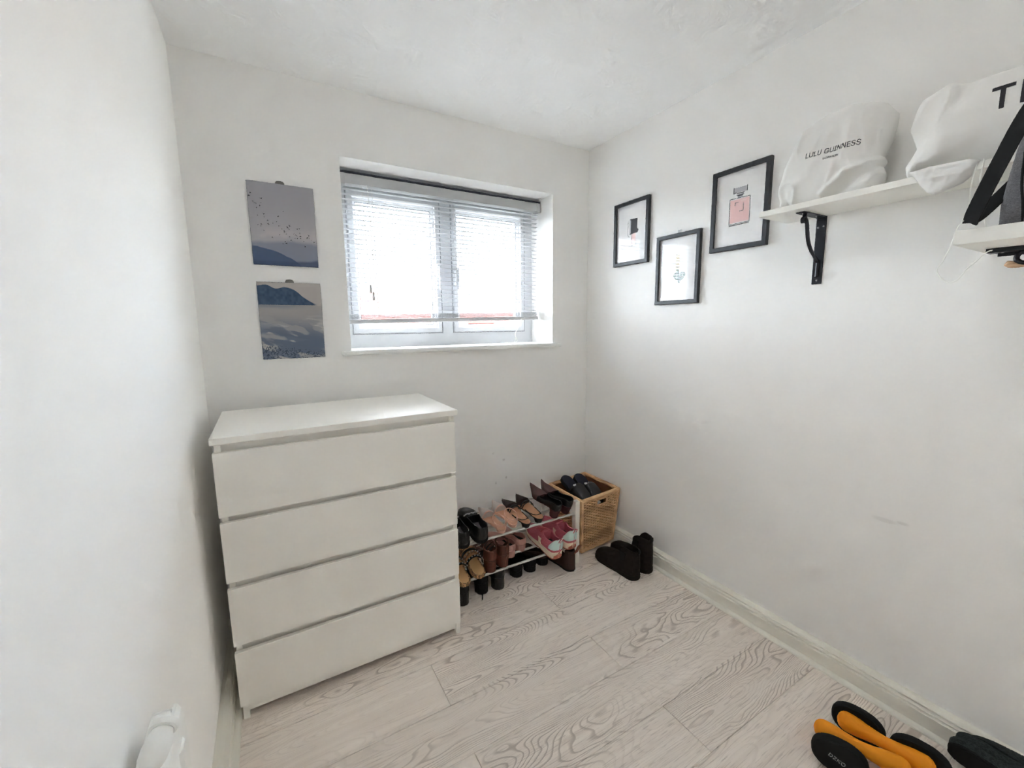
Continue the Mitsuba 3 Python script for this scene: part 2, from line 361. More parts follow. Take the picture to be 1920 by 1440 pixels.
for xl in (-1.245, -.815, -.392):
    part(bl, 'ladder_cord', cat(tube([(xl, by-.0135, 1.345), (xl, by-.0135, 1.97)], .0007, 5), tube([(xl+.004, by+.0135, 1.345), (xl+.004, by+.0135, 1.97)], .0007, 5),
         tube([(xl+.002, by-.0145, 1.33), (xl+.016, by-.0145, 1.341), (xl+.02, by-.0145, 1.335)], .0012, 5)), M_CORD, True)
for i, (xa, zb) in enumerate(((-1.292, 1.50), (-1.268, 1.465))):
    part(bl, 'lift_cord', tube(spline([(xa-.004, by-.026, 1.97), (xa+.004*i, by-.027, 1.8), (xa+.012-.012*i, by-.027, zb)], 12), .0008, 5), M_CORD, True)
    part(bl, 'tassel', axes(lathe([(0, 0), (.0062, 0), (.0066, .006), (.0045, .034), (.0025, .040), (0, .040)], 16), (1, 0, 0), (0, 1, 0), (0, 0, 1), (xa+.012-.012*i, by-.027, zb-.038)), M_CLEAR, True, 'grey plastic cord tassel')
part(bl, 'tilt_wand', tube([(-1.268+.0, by-.024, 1.965), (-1.258, by-.026, 1.52)], .0010, 6), M_CORD, True)
lc = [(-.40, by-.016, 1.335), (-.425, by-.012, 1.275), (-.445, by-.02, 1.225), (-.44, by-.03, 1.205), (-.462, by-.035, 1.1925), (-.50, by-.03, 1.1905), (-.535, by-.03, 1.1925), (-.53, by-.045, 1.196), (-.50, by-.042, 1.193), (-.455, by-.02, 1.195), (-.448, by-.018, 1.22)]
part(bl, 'pull_cord', tube(spline(lc, 60), .0022, 6), M_CORD, True, 'white knotted cord end lying on the sill')

# ------------------------------------------------------------------ chest of drawers
M_CHEST = mat('chest_white', srgb(239, 236, 229), .35, .45)
cx0, cx1, cyb, cyf, cz = -1.9215, -1.1225, -.072, -.559, .972
ch = thing('chest_of_drawers', 'white four-drawer chest under the seascape prints in the left corner', 'chest of drawers')
part(ch, 'top', box(cx0, cx1, cyf, cyb, .950, cz, .0015), M_CHEST, False)
for (a, b) in ((cx0+.008, cx0+.026), (cx1-.026, cx1-.008)):
    part(ch, 'side_panel', box(a, b, cyf+.020, cyb, 0, .950, .001), M_CHEST, False)
part(ch, 'back_panel', box(cx0+.026, cx1-.026, cyb-.012, cyb-.004, .04, .950), M_CHEST, False)
for zr in (.915, .712, .488, .265): part(ch, 'rail', box(cx0+.026, cx1-.026, cyf+.029, cyf+.044, zr-.02, zr+.035), M_CHEST, False)
part(ch, 'plinth', box(cx0+.026, cx1-.026, cyf+.028, cyf+.044, .022, .075), M_CHEST, False)
for (z0, z1) in ((.7195, .9245), (.5005, .7005), (.281, .478), (.0615, .2565)):
    d = part(ch, 'drawer', box(cx0+.0035, cx1-.0125, cyf+.002, cyf+.0185, z0, z1, .0012), M_CHEST, False)
    part(d, 'drawer_box', box(cx0+.045, cx1-.045, cyf+.052, cyb-.03, z0+.02, z1-.05), M_CHEST, False)

# ------------------------------------------------------------------ seascape prints on the back wall
M_CLIP = mat('clip_grey', srgb(112, 110, 106), .4, .5)
M_EDGE = mat('board_edge', srgb(90, 96, 108), .6, .3)
def _art1(p, n, uv):
    u = (p.x+1.768)/.246; v = (p.z-1.555)/.328
    sky = mix(srgb(172, 170, 174), srgb(158, 157, 163), smoothstep(.35, .95, v))
    cl = fbm(u*3+2, v*7, 1.0, 3)
    sky = mix(sky, srgb(186, 180, 182), smoothstep(.45, .7, cl)*smoothstep(.55, .3, v))
    r1 = .315-.05*dr.abs(u-.62)*1.6+.02*(noise(u*9, 2.0)-.5)
    c = mix(sky, srgb(112, 122, 142), smoothstep(r1+.03, r1-.03, v)*.7)
    c = mix(c, srgb(136, 140, 154), smoothstep(.02, .3, v)*smoothstep(.3, .2, v)*.4)
    r2 = .225-.34*u*u*1.15+.012*(noise(u*14, 7.0)-.5)
    c = mix(c, srgb(74, 92, 122), smoothstep(r2+.008, r2-.008, v))
    r3 = .055+.045*noise(u*6+3, 1.0)*smoothstep(.45, .8, u)
    return mix(c, srgb(62, 80, 110), smoothstep(r3+.02, r3-.02, v)*.85)
def _art2(p, n, uv):
    u = (p.x+1.766)/.244; v = (p.z-1.165)/.322
    c = mix(srgb(168, 162, 158), srgb(180, 174, 170), v)
    hd = .985-.10*u-.05*noise(u*7, 3.0)-.16*smoothstep(.45, .98, u)
    head = smoothstep(hd+.008, hd-.008, v)*smoothstep(.705, .712, v)*smoothstep(.93, .85, u+(.72-v)*-.4)
    c = mix(c, mix(srgb(50, 72, 100), srgb(70, 92, 116), noise(u*30, v*30)), head)
    sea = mix(srgb(150, 150, 152), srgb(162, 158, 156), smoothstep(.4, .7, v))
    sea = mix(sea, srgb(96, 112, 132), smoothstep(.66, .71, v+.03*noise(u*5, v*40))*.55*smoothstep(.9, .2, u))
    foam = fbm(u*2.5+v*3, v*16, 5.0, 3)
    sea = mix(sea, srgb(190, 186, 182), smoothstep(.5, .62, foam)*smoothstep(.62, .45, v)*.8)
    dk = fbm(u*3.0-v*2, v*11+u*3, 9.0, 3)
    low = smoothstep(.62, .30, v+.10*(u-.3))
    sea = mix(sea, srgb(84, 100, 122), smoothstep(.36, .52, dk)*low*.9)
    peb = noise(u*60, v*90)*smoothstep(.34, .12, v+.12*u)
    sea = mix(sea, srgb(48, 62, 84), smoothstep(.45, .75, peb)*.9)
    c = mix(c, sea, smoothstep(.708, .702, v))
    return c
MA1 = mat('print_birds', mikit.proc(_art1), .5, .4); MA2 = mat('print_sea', mikit.proc(_art2), .5, .4)
def art(name, label, x0, x1, z0, z1, m, cx, tl):
    a = thing(name, label, 'art print', 'seascape prints on the back wall')
    M = trimesh.transformations.rotation_matrix(math.radians(tl), [0, 1, 0], ((x0+x1)/2, 0, z1))
    part(a, 'board', xf(box(x0, x1, -.0075, -.0015, z0, z1, .0006), M), M_EDGE, False, 'thin grey blue board')
    part(a, 'picture', xf(box(x0+.0005, x1-.0005, -.0080, -.0074, z0+.0005, z1-.0005), M), m, False)
    th = np.linspace(0, np.pi, 13)
    pl = Polygon([(.017*math.cos(q)*(1.0), .001+.0125*math.sin(q)**.7) for q in th]+[(-.017, -.012), (.017, -.012)])
    part(a, 'clip', axes(extrude(pl, .004), (1, 0, 0), (0, 0, 1), (0, -1, 0), (cx, -.001, z1)), M_CLIP, False, 'grey rounded hanging tab')
    return a, M
a1, Mb = art('art_print', 'misty print of a bird flock over blue hills, hung above the sea print', -1.7675, -1.524, 1.556, 1.883, MA1, -1.648, 0)
birds = []
rb = random.Random(3)
px = [(163,281,'v'),(156,300,'v'),(180,335,0),(190,345,0),(200,348,0),(232,313,'v'),(230,342,0),(224,362,0),(204,374,0),(212,423,0),(250,413,'v'),(254,434,0),(276,454,0),(281,477,'v'),(215,485,0),(236,480,'v'),(235,493,0),(254,521,0),(308,563,0),(343,424,'v'),(375,392,0),(333,460,0),(310,470,0),(350,487,0),(354,542,0),(368,505,0),(384,518,'v'),(387,525,0),(398,538,0),(405,493,'v'),(402,490,0),(419,483,'v'),(416,505,0),(420,553,0),(432,576,'v'),(378,601,0),(392,587,0),(401,597,'v'),(447,535,0),(460,540,0),(468,545,0),(470,502,'v'),(485,498,0),(488,527,0),(492,548,'v'),(455,562,0),(473,563,0),(494,562,0),(516,579,0),(527,613,'v'),(540,556,'v'),(550,540,'v'),(553,560,0),(566,568,0),(588,582,'v')]
for (bx, bz, k) in px:
    u = (bx-135-(bz-200)*.105)/432.0; v = 1-(bz-200-(bx-135)*.085*(1-(bz-200)/560))/545.0
    x = -1.7675+u*.2435; z = 1.556+v*.327; s = .0056 if k == 'v' else .0038; r = rb.uniform(0, 6.28)
    if not (-1.766 < x < -1.5255): continue
    cs, sn = math.cos(r), math.sin(r)
    q = [(-1, .5), (-.2, .15), (0, .5), (.25, .1), (1, .35), (.3, -.15), (.1, -.8), (-.2, -.2)]
    pl = Polygon([(s*(a*cs-b*sn), s*(a*sn+b*cs)) for a, b in q]).buffer(0)
    if pl.geom_type != 'Polygon': continue
    birds.append(axes(extrude(pl, .0003), (1, 0, 0), (0, 0, 1), (0, -1, 0), (x, -.0079, z)))
M_INK = mat('ink', srgb(38, 38, 44), .6, .3)
part(a1, 'bird_flock', cat(*birds), M_INK, False, 'dark flock of small printed birds', 'stuff')
art('art_print', 'grey blue print of a headland and rough shore, hung below the bird print', -1.7645, -1.5225, 1.165, 1.487, MA2, -1.642, 0)

# ------------------------------------------------------------------ framed drawings on the right wall
M_FRAME = mat('frame_black', srgb(38, 42, 46), .45, .5)
M_PAPER = mat('paper', srgb(232, 231, 230), .7, .2)
M_PINK = mat('ink_pink', srgb(230, 195, 192), .7, .2); M_PINK2 = mat('ink_pale_pink', srgb(234, 208, 205), .7, .2)
M_GREY = mat('ink_grey', srgb(72, 72, 76), .7, .2); M_LGREY = mat('ink_light_grey', srgb(176, 176, 180), .7, .2)
M_GREEN = mat('ink_green', srgb(96, 118, 104), .7, .2); M_GOLD = mat('ink_gold', srgb(206, 186, 140), .7, .2)
def on_wall(mesh, y, z, x): return axes(mesh, (0, -1, 0), (0, 0, 1), (-1, 0, 0), (x, y, z))   # local x reads along -y
def framed(label, y0, z0, w=.247, h=.332, clip=False):
    f = thing('framed_drawing', label, 'picture', 'black framed drawings on the right wall')
    b = .0185
    prof = [(0, 0), (0, .016), (.002, .018), (b-.002, .018), (b, .0165), (b, .009), (b-.006, .009), (b-.006, 0)]
    c = [(0, 0), (w, 0), (w, h), (0, h)]; inn = [(0, 1), (-1, 0), (0, -1), (1, 0)]
    for i in range(4):
        a = np.array(c[i], float); e = np.array(c[(i+1) % 4], float); d = (e-a)/np.linalg.norm(e-a); n = np.array(inn[i], float)
        s0 = [np.r_[a+n*q[0]+d*q[0], q[1]] for q in prof]; s1 = [np.r_[e+n*q[0]-d*q[0], q[1]] for q in prof]
        part(f, 'frame_bar', on_wall(grid_loft([s0, s1]), y0, z0, -.0015), M_FRAME, False)
    part(f, 'paper', on_wall(box(b-.005, w-b+.005, b-.005, h-b+.005, .0025, .004), y0, z0, -.0015), M_PAPER, False)
    g = trimesh.Trimesh([(b-.004, b-.004, .0072), (w-b+.004, b-.004, .0072), (w-b+.004, h-b+.004, .0072), (b-.004, h-b+.004, .0072)], [(0, 1, 2), (0, 2, 3)], process=False)
    part(f, 'glass', on_wall(g, y0, z0, -.0015), 'm_acrylic', False)
    if clip: part(f, 'hanger', on_wall(box(w*.5-.011, w*.5+.011, h-.004, h+.017, 0, .0015, .0005), y0, z0, -.0005), M_SLAT, False, 'pale hanging tab')
    return f
def draw(f, y0, z0, name, poly, m, lvl=0, label=None):
    """poly in wall metres (y as -y): flat ink on the paper"""
    ps = [poly] if poly.geom_type == 'Polygon' else list(poly.geoms)
    part(f, name, cat(*[on_wall(extrude(p, .00025), 0, 0, -.0055-.0002*lvl) for p in ps if p.area > 1e-8]), m, False, label)
def P(*pts): return Polygon([(-a, b) for a, b in pts])
def L(w, *pts): return LineString([(-a, b) for a, b in pts]).buffer(w)
f1 = framed('black framed lipstick drawing nearest the corner, left of the other two frames', -.241, 1.613)
draw(f1, 0, 0, 'lipstick_cap', P((-.352, 1.85), (-.40, 1.846), (-.398, 1.778), (-.352, 1.775)).buffer(.003), M_GREY, 1)
draw(f1, 0, 0, 'cap_highlight', P((-.350, 1.848), (-.358, 1.848), (-.358, 1.777), (-.350, 1.777)), M_LGREY, 2)
draw(f1, 0, 0, 'cap_edge', L(.0008, (-.338, 1.845), (-.338, 1.765), (-.352, 1.76)), M_GREY, 1)
draw(f1, 0, 0, 'lipstick_shadow', P((-.400, 1.80), (-.414, 1.79), (-.404, 1.776), (-.398, 1.776)), M_GREY, 1)
draw(f1, 0, 0, 'lipstick_tube', P((-.362, 1.775), (-.393, 1.777), (-.391, 1.722), (-.366, 1.718)), M_PINK2, 1)
draw(f1, 0, 0, 'tube_edge', L(.0009, (-.362, 1.775), (-.366, 1.712), (-.385, 1.714), (-.392, 1.726)), M_GREY, 2)
f2 = framed('black framed drawing of a green heart on a gold chain, lowest of the three frames', -.546, 1.390, clip=True)
for k in range(8):
    z = 1.622-k*.0095
    draw(f2, 0, 0, 'chain_link', Polygon(LineString([(.668+.009*math.cos(q), z+.006*math.sin(q)) for q in np.linspace(0, 6.28, 14)]).buffer(.0014)) if False else
         LineString([(.668+.009*math.cos(q), z+.006*math.sin(q)) for q in np.linspace(0, 6.28, 14)]).buffer(.0014), M_GOLD, 1)
hq = np.linspace(0, 2*np.pi, 40)
heart = Polygon([(.680+.0021*16*math.sin(q)**3, 1.519+.0019*(13*math.cos(q)-5*math.cos(2*q)-2*math.cos(3*q)-math.cos(4*q))) for q in hq]).buffer(0)
draw(f2, 0, 0, 'heart', heart, M_GREEN, 1, 'green checked heart')
for dz in (-.016, 0, .014): draw(f2, 0, 0, 'heart_stripe', heart.buffer(-.001).intersection(shapely.box(.6, 1.519+dz-.0012, .8, 1.519+dz+.0012)), M_PAPER, 2)
for dx in (-.014, .004, .018): draw(f2, 0, 0, 'heart_stripe', heart.buffer(-.001).intersection(shapely.box(.68+dx-.0010, 1.4, .68+dx+.0010, 1.6)), M_PAPER, 3)
draw(f2, 0, 0, 'chain_loop', P((-.660, 1.556), (-.678, 1.556), (-.676, 1.535), (-.663, 1.535)), M_GREEN, 1)
f3 = framed('black framed drawing of a pink perfume bottle, behind the end of the shelf', -.842, 1.602)
draw(f3, 0, 0, 'bottle', P((-.922, 1.806), (-1.004, 1.806), (-1.006, 1.713), (-.924, 1.713)), M_PINK, 1, 'pink bottle')
draw(f3, 0, 0, 'bottle_outline', shapely.MultiLineString([[(.920, 1.811), (1.007, 1.809)], [(.920, 1.811), (.921, 1.708)], [(1.007, 1.809), (1.009, 1.709)], [(.921, 1.708), (1.009, 1.709)]]).buffer(.0010), M_GREY, 2)
draw(f3, 0, 0, 'bottle_base', L(.0016, (-.922, 1.703), (-1.006, 1.704)), M_GREY, 2)
draw(f3, 0, 0, 'bottle_label', shapely.MultiLineString([[(.944, 1.783), (.944, 1.793), (.957, 1.793)], [(.98, 1.787), (.98, 1.757), (.964, 1.757)]]).buffer(.0011), M_GREY, 2)
draw(f3, 0, 0, 'label_lines', shapely.MultiLineString([[(.952, 1.783), (.970, 1.783)], [(.954, 1.778), (.968, 1.778)]]).buffer(.0007), M_PINK2, 3)
draw(f3, 0, 0, 'highlight', P((-.965, 1.80), (-.995, 1.802), (-.99, 1.794), (-.97, 1.793)), M_PINK2, 2)
draw(f3, 0, 0, 'neck', P((-.95, 1.826), (-.978, 1.826), (-.974, 1.810), (-.954, 1.810)), M_LGREY, 1)
draw(f3, 0, 0, 'collar', P((-.946, 1.823), (-.982, 1.823), (-.972, 1.817), (-.956, 1.817)), M_GREY, 2)
draw(f3, 0, 0, 'stopper', P((-.936, 1.852), (-.992, 1.852), (-.992, 1.832), (-.936, 1.832)), M_LGREY, 1)
draw(f3, 0, 0, 'stopper_edge', shapely.MultiLineString([[(.935, 1.853), (.935, 1.831), (.946, 1.833)], [(.993, 1.853), (.993, 1.833)], [(.95, 1.829), (.98, 1.829)]]).buffer(.0016), M_GREY, 2)

# ------------------------------------------------------------------ shelves on the right wall
M_SHELF = mat('shelf_white', srgb(234, 233, 227), .45, .4)
M_IRON = mat('black_iron', srgb(24, 26, 32), .4, .5, .2)
M_SCREW = mat('screw', srgb(170, 170, 170), .35, .5, .8)
SZ0, SZ1, SX = 1.668, 1.687, -.192
sh = thing('wall_shelf', 'long white wall shelf carrying the two dust bags, beside the perfume bottle picture', 'shelf')
part(sh, 'board', box(SX, -.001, -2.6, -1.156, SZ0, SZ1, .0008), M_SHELF, False)
def bracket(yc, z1):
    b = part(sh, 'bracket', cat(box(-.0045, -.0005, yc-.016, yc+.016, z1-.235, z1-.0005, .0008), box(-.150, -.001, yc-.015, yc+.015, z1-.0045, z1-.0005, .0008)), M_IRON, False, 'black iron bracket')
    c = [(-.125, yc, z1-.016), (-.1335, yc, z1-.024), (-.130, yc, z1-.033), (-.121, yc, z1-.031), (-.122, yc, z1-.024)]
    pts = spline([(-.122, yc, z1-.012), (-.104, yc, z1-.030), (-.092, yc, z1-.070), (-.062, yc, z1-.118), (-.024, yc, z1-.145), (-.008, yc, z1-.160)], 24)
    part(b, 'brace', cat(ribbon(pts, (0, 1, 0), .011, .0045), ribbon(spline(c, 18), (0, 1, 0), .011, .004), ribbon(np.array([(-.125, yc, z1-.016), (-.12, yc, z1-.008), (-.118, yc, z1-.004)]), (0, 1, 0), .011, .004),
         tube([(-.006, yc, z1-.15), (-.006, yc, z1-.208)], .006, 8)), M_IRON, False)
    for (dy, dz) in ((-.008, -.034), (.009, -.036), (0, -.222)):
        part(b, 'screw', axes(lathe([(0, .0012), (.002, .001), (.0032, 0), (0, 0)], 12), (0, 1, 0), (0, 0, 1), (-1, 0, 0), (-.0045, yc+dy, z1+dz)), M_SCREW, False)
    part(b, 'screw', axes(lathe([(0, .0012), (.002, .001), (.0032, 0), (0, 0)], 12), (1, 0, 0), (0, -1, 0), (0, 0, -1), (-.135, yc, z1-.0045)), M_SCREW, False)
    part(b, 'screw', axes(lathe([(0, .0012), (.002, .001), (.0032, 0), (0, 0)], 12), (1, 0, 0), (0, -1, 0), (0, 0, -1), (-.045, yc, z1-.0045)), M_SCREW, False)
bracket(-1.273, SZ0); bracket(-2.35, SZ0)

# ------------------------------------------------------------------ fill lamp added on the ceiling out of view, lifts the shadows
lp = thing('added_fill_lamp', 'round opal fill lamp added out of view on the ceiling', 'fill_lamp')
lx, ly = -.95, -1.62
part(lp, 'base', axes(lathe([(0, 0), (.165, 0), (.168, -.006), (.165, -.022), (0, -.022)], 48), (1, 0, 0), (0, 1, 0), (0, 0, 1), (lx, ly, H)), M_UPVC, 30)
op = axes(lathe([(0, -.075), (.05, -.073), (.10, -.064), (.14, -.046), (.157, -.023)], 48), (1, 0, 0), (0, 1, 0), (0, 0, 1), (lx, ly, H))
if op.face_normals[np.argmin(op.triangles_center[:, 2])][2] > 0: op.invert()
k_ = part(lp, 'diffuser', op, 'm_upvc', True)
scene[k_]['emitter'] = {'type': 'area', 'radiance': rgb(FILL_LAMP)}

# ------------------------------------------------------------------ cloth forms: a flat outline blown up to a soft body
from scipy.spatial import Delaunay
from scipy.interpolate import LinearNDInterpolator
def inflate(outline, tf, tb, D, res=.008, amp=.0, freq=30, seed=1, ridges=()):
    """outline in (a, b); returns (points (a, b, front offset, back offset), triangles, inside) and the mesh in local axes a, b, c (front = +c)"""
    poly = Polygon(outline).buffer(0)
    ring = np.array(poly.exterior.segmentize(res*.8).coords)[:-1]
    x0, y0, x1, y1 = poly.bounds
    gx, gy = np.meshgrid(np.arange(x0, x1, res), np.arange(y0, y1, res)); gx = gx+(np.arange(len(gx)) % 2)[:, None]*res*.5
    pts = np.c_[gx.ravel(), gy.ravel()]
    inner = poly.buffer(-res*.45)
    pts = pts[shapely.contains_xy(inner, pts[:, 0], pts[:, 1])]
    edge = []
    for o in (.0012, .0032, .0062):
        g_ = poly.buffer(-o)
        for q_ in (g_.geoms if hasattr(g_, 'geoms') else [g_]):
            if not q_.is_empty: edge.append(np.array(q_.exterior.segmentize(res*.8).coords)[:-1])
    pts = pts[shapely.contains_xy(poly.buffer(-.0062-res*.45), pts[:, 0], pts[:, 1])]
    pts = np.vstack([pts]+edge)
    A = np.vstack([ring, pts]); nr = len(ring)
    tri = Delaunay(A).simplices
    c = A[tri].mean(1); tri = tri[shapely.contains_xy(poly, c[:, 0], c[:, 1])]
    a = A[tri]; ccw = (a[:, 1, 0]-a[:, 0, 0])*(a[:, 2, 1]-a[:, 0, 1])-(a[:, 1, 1]-a[:, 0, 1])*(a[:, 2, 0]-a[:, 0, 0]) > 0
    tri = np.where(ccw[:, None], tri, tri[:, ::-1])
    d = shapely.distance(shapely.points(A), poly.exterior); d[:nr] = 0
    k = np.sqrt(np.clip(1-(1-np.minimum(d/D, 1))**2, 0, 1))
    w = meshkit.fbm(np.c_[A*freq, np.full(len(A), seed*3.1)], 3, seed)-.5
    cr = meshkit.noise(np.c_[A@np.array([[.9, .35], [-.35, .9]])*freq*np.array([1.3, .8]), np.full(len(A), 7.7+seed)], seed+5); rdg = 1.1*amp*(1-np.abs(2*cr-1))**5
    for (p, q, wd, h) in ridges:   # soft folds along segments
        ln = LineString([p, q]); rdg = rdg+h*np.exp(-(shapely.distance(shapely.points(A), ln)/wd)**2)
    fade = np.minimum(d/.012, 1)
    f = tf*k+(amp*2*w+rdg)*fade; b = -tb*k+amp*w*fade
    V = np.vstack([np.c_[A, f], np.c_[A[nr:], b[nr:]]])
    remap = np.arange(len(A)); remap[nr:] += len(A)-nr
    F = np.vstack([tri, remap[tri][:, ::-1]])
    m = trimesh.Trimesh(V, F, process=False)
    return m, LinearNDInterpolator(A, f, fill_value=0.0)
def wall_side(m, xc):   # local (a = -y, b = z, c = towards the room)
    return axes(m, (0, -1, 0), (0, 0, 1), (-1, 0, 0), (xc, 0, 0))
def neg(o): return [(-a, b) for a, b in o]
def print_on(f, surf, xc, text, y, z, h, wx=1.0, bold=False, tilt=0, m='m_ink', name='lettering', sl=0):
    t = meshkit.text_mesh(text, h, .0006, bold); v = t.vertices.copy()
    v[:, 0] *= wx; v[:, 0] += v[:, 1]*sl
    vv, ff = trimesh.remesh.subdivide_to_size(v, t.faces, .005, max_iter=12); v = vv; t = trimesh.Trimesh(vv, ff, process=False)
    c, s = math.cos(math.radians(tilt)), math.sin(math.radians(tilt))
    a = -y+v[:, 0]*c-v[:, 1]*s; b = z+v[:, 0]*s+v[:, 1]*c
    t = trimesh.Trimesh(np.c_[a, b, surf(a, b)+.0006+v[:, 2]], t.faces, process=False)
    part(f, name, wall_side(t, xc), m, False, 'black printed lettering')

M_CLOTH = mat('dust_bag_cloth', srgb(226, 225, 222), .9, .1, sheen=.3, bump=mikit.proc(lambda p, n, uv: noise(p.y*900, p.z*900, p.x*900), 5e-4), bump_scale=.0003)
BAG1 = [(-1.186, 1.6885), (-1.186, 1.715), (-1.179, 1.772), (-1.191, 1.828), (-1.229, 1.911), (-1.259, 1.942), (-1.32, 1.966), (-1.392, 1.967), (-1.433, 1.955), (-1.466, 1.938), (-1.493, 1.902), (-1.493, 1.881), (-1.484, 1.83), (-1.469, 1.789), (-1.477, 1.775), (-1.469, 1.76), (-1.478, 1.738), (-1.474, 1.6885)]
b1 = thing('dust_bag', 'white drawstring dust bag with small black lettering, standing near the end of the upper shelf', 'bag')
m, s = inflate(neg(BAG1), .072, .072, .085, .0055, .008, 17, 4, ridges=[((1.20, 1.74), (1.24, 1.69), .012, .010), ((1.225, 1.70), (1.215, 1.73), .010, -.016), ((1.33, 1.705), (1.40, 1.752), .010, .014), ((1.40, 1.752), (1.455, 1.772), .008, .012), ((1.36, 1.70), (1.46, 1.745), .016, -.012), ((1.43, 1.93), (1.452, 1.80), .010, .008), ((1.47, 1.90), (1.455, 1.80), .008, -.009), ((1.26, 1.90), (1.20, 1.76), .014, .006), ((1.41, 1.95), (1.40, 1.86), .010, .005)])
part(b1, 'cloth', wall_side(m, -.098), M_CLOTH, True)
print_on(b1, s, -.098, 'LULU GUINNESS', -1.288, 1.824, .0145, .0, tilt=1.5) if False else None
tw = meshkit.text_mesh('LULU GUINNESS', .0145, .0006); wxx = .143/(tw.bounds[1][0]-tw.bounds[0][0])
print_on(b1, s, -.098, 'LULU GUINNESS', -1.288, 1.826, .0145, wxx, tilt=-1.0, sl=.12)
tw = meshkit.text_mesh('LONDON', .006, .0006); wxx = .042/(tw.bounds[1][0]-tw.bounds[0][0])
print_on(b1, s, -.098, 'LONDON', -1.338, 1.8085, .006, wxx, tilt=-3, sl=.1)
BAG2 = [(-1.545, 1.6885), (-1.536, 1.708), (-1.532, 1.73), (-1.544, 1.752), (-1.554, 1.77), (-1.534, 1.827), (-1.544, 1.879), (-1.556, 1.901), (-1.603, 1.916), (-1.618, 1.919), (-1.638, 1.907), (-1.672, 1.904), (-1.733, 1.902), (-1.86, 1.915), (-2.02, 1.90), (-2.10, 1.80), (-2.08, 1.6885)]
b2 = thing('dust_bag', 'large white dust bag with big black letters, its hem hanging over the shelf edge', 'bag')
m, s = inflate(neg(BAG2), .088, .088, .10, .0075, .009, 12, 9, ridges=[((1.62, 1.91), (1.63, 1.86), .012, .012), ((1.66, 1.90), (1.64, 1.85), .016, -.010), ((1.56, 1.77), (1.66, 1.75), .02, .008), ((1.56, 1.83), (1.60, 1.90), .012, .008), ((1.54, 1.70), (1.62, 1.73), .012, .014), ((1.68, 1.90), (1.85, 1.90), .014, .006)])
part(b2, 'cloth', wall_side(m, -.112), M_CLOTH, True)
FLAP = [(-1.562, 1.699), (-1.575, 1.685), (-1.589, 1.660), (-1.606, 1.636), (-1.622, 1.626), (-1.639, 1.630), (-1.672, 1.641), (-1.687, 1.654), (-1.688, 1.668), (-1.70, 1.690), (-1.678, 1.698), (-1.607, 1.702)]
m, _ = inflate(neg(FLAP), .012, .0005, .02, .004, .003, 45, 2, ridges=[((1.60, 1.672), (1.67, 1.664), .008, .007), ((1.61, 1.682), (1.68, 1.682), .006, -.006)])
part(b2, 'hem', wall_side(m, -.1935), M_CLOTH, True)
print_on(b2, s, -.112, 'T', -1.702, 1.796, .050, .92, True, tilt=-1, sl=-.04)
print_on(b2, s, -.112, 'E', -1.748, 1.795, .050, .92, True, tilt=-1, sl=-.04)

# ------------------------------------------------------------------ lower shelf with its rail, ring and hanger; grey bag; cord
sh2 = thing('wall_shelf', 'short thick white shelf under the lettered dust bag, with the grey bag on it', 'shelf')
part(sh2, 'board', box(-.302, -.0015, -2.6, -1.697, 1.477, 1.5105, .001), M_SHELF, False)
part(sh2, 'rail', cat(box(-.150, -.112, -2.55, -1.720, 1.466, 1.4767, .001), box(-.118, -.112, -2.55, -1.735, 1.458, 1.467, .0005)), M_IRON, False, 'flat black metal rail')
for y in (-1.745, -1.80): part(sh2, 'screw', axes(lathe([(0, .0012), (.002, .001), (.0032, 0), (0, 0)], 12), (1, 0, 0), (0, -1, 0), (0, 0, -1), (-.128, y, 1.4662)), M_SCREW, False)
th = np.linspace(0, 2*np.pi, 28, endpoint=False)
rg = thing('hook_ring', 'black metal ring hanging from the rail under the lower shelf', 'ring')
part(rg, 'band', tube([(-.131+.003*math.sin(a), -1.786+.0155*math.cos(a), 1.4505+.0145*math.sin(a)) for a in th], .0055, 8, closed=True), M_IRON, True)
M_HANG = mat('hanger_wood', srgb(206, 172, 138), .45, .4)
hg = thing('coat_hanger', 'pale wooden coat hanger end below the black ring at the right edge', 'hanger')
part(hg, 'bar', cat(tube(spline([(-.131, -1.7545, 1.4385), (-.131, -1.765, 1.4335), (-.131, -1.80, 1.431), (-.131, -1.86, 1.436), (-.131, -1.93, 1.448)], 24), np.r_[.0065, np.linspace(.0085, .0045, 4), np.full(19, .0045)], 12)), M_HANG, True)
part(hg, 'hook', tube(spline([(-.131, -1.87, 1.437), (-.131, -1.872, 1.455), (-.131, -1.862, 1.462), (-.131, -1.85, 1.456)], 12), .0018, 6), M_SCREW, True)
M_GREYB = mat('grey_felt', mikit.proc(lambda p, n, uv: mix(srgb(92, 92, 94), srgb(128, 128, 130), noise(p.y*420, p.z*900, p.x*420))), .95, .1, sheen=.2,
              bump=mikit.proc(lambda p, n, uv: noise(p.y*420, p.z*900, p.x*420), 6e-4), bump_scale=.0012)
M_STRAP = mat('strap_black', srgb(26, 28, 29), .8, .25)
gb = thing('handbag', 'grey ribbed bag with a wide black strap, standing on the lower shelf', 'bag')
GREY = [(-1.758, 1.511), (-1.757, 1.56), (-1.762, 1.61), (-1.770, 1.675), (-1.779, 1.735), (-1.80, 1.79), (-1.90, 1.81), (-2.02, 1.79), (-2.05, 1.60), (-2.05, 1.511)]
m, s = inflate(neg(GREY), .034, .034, .05, .008, .002, 14, 6)
part(gb, 'body', wall_side(m, -.2535), M_GREYB, True)
pp = np.array([(-1.787, 1.76), (-1.785, 1.714), (-1.788, 1.643), (-1.791, 1.587), (-1.797, 1.545), (-1.795, 1.513)]); pp = spline(np.c_[pp, np.zeros(6)], 24)
part(gb, 'piping', tube([(-.2535-float(s(-a, b))-.0008, a, b) for a, b, _ in pp], .0022, 6), M_STRAP, True, 'black piped seam')
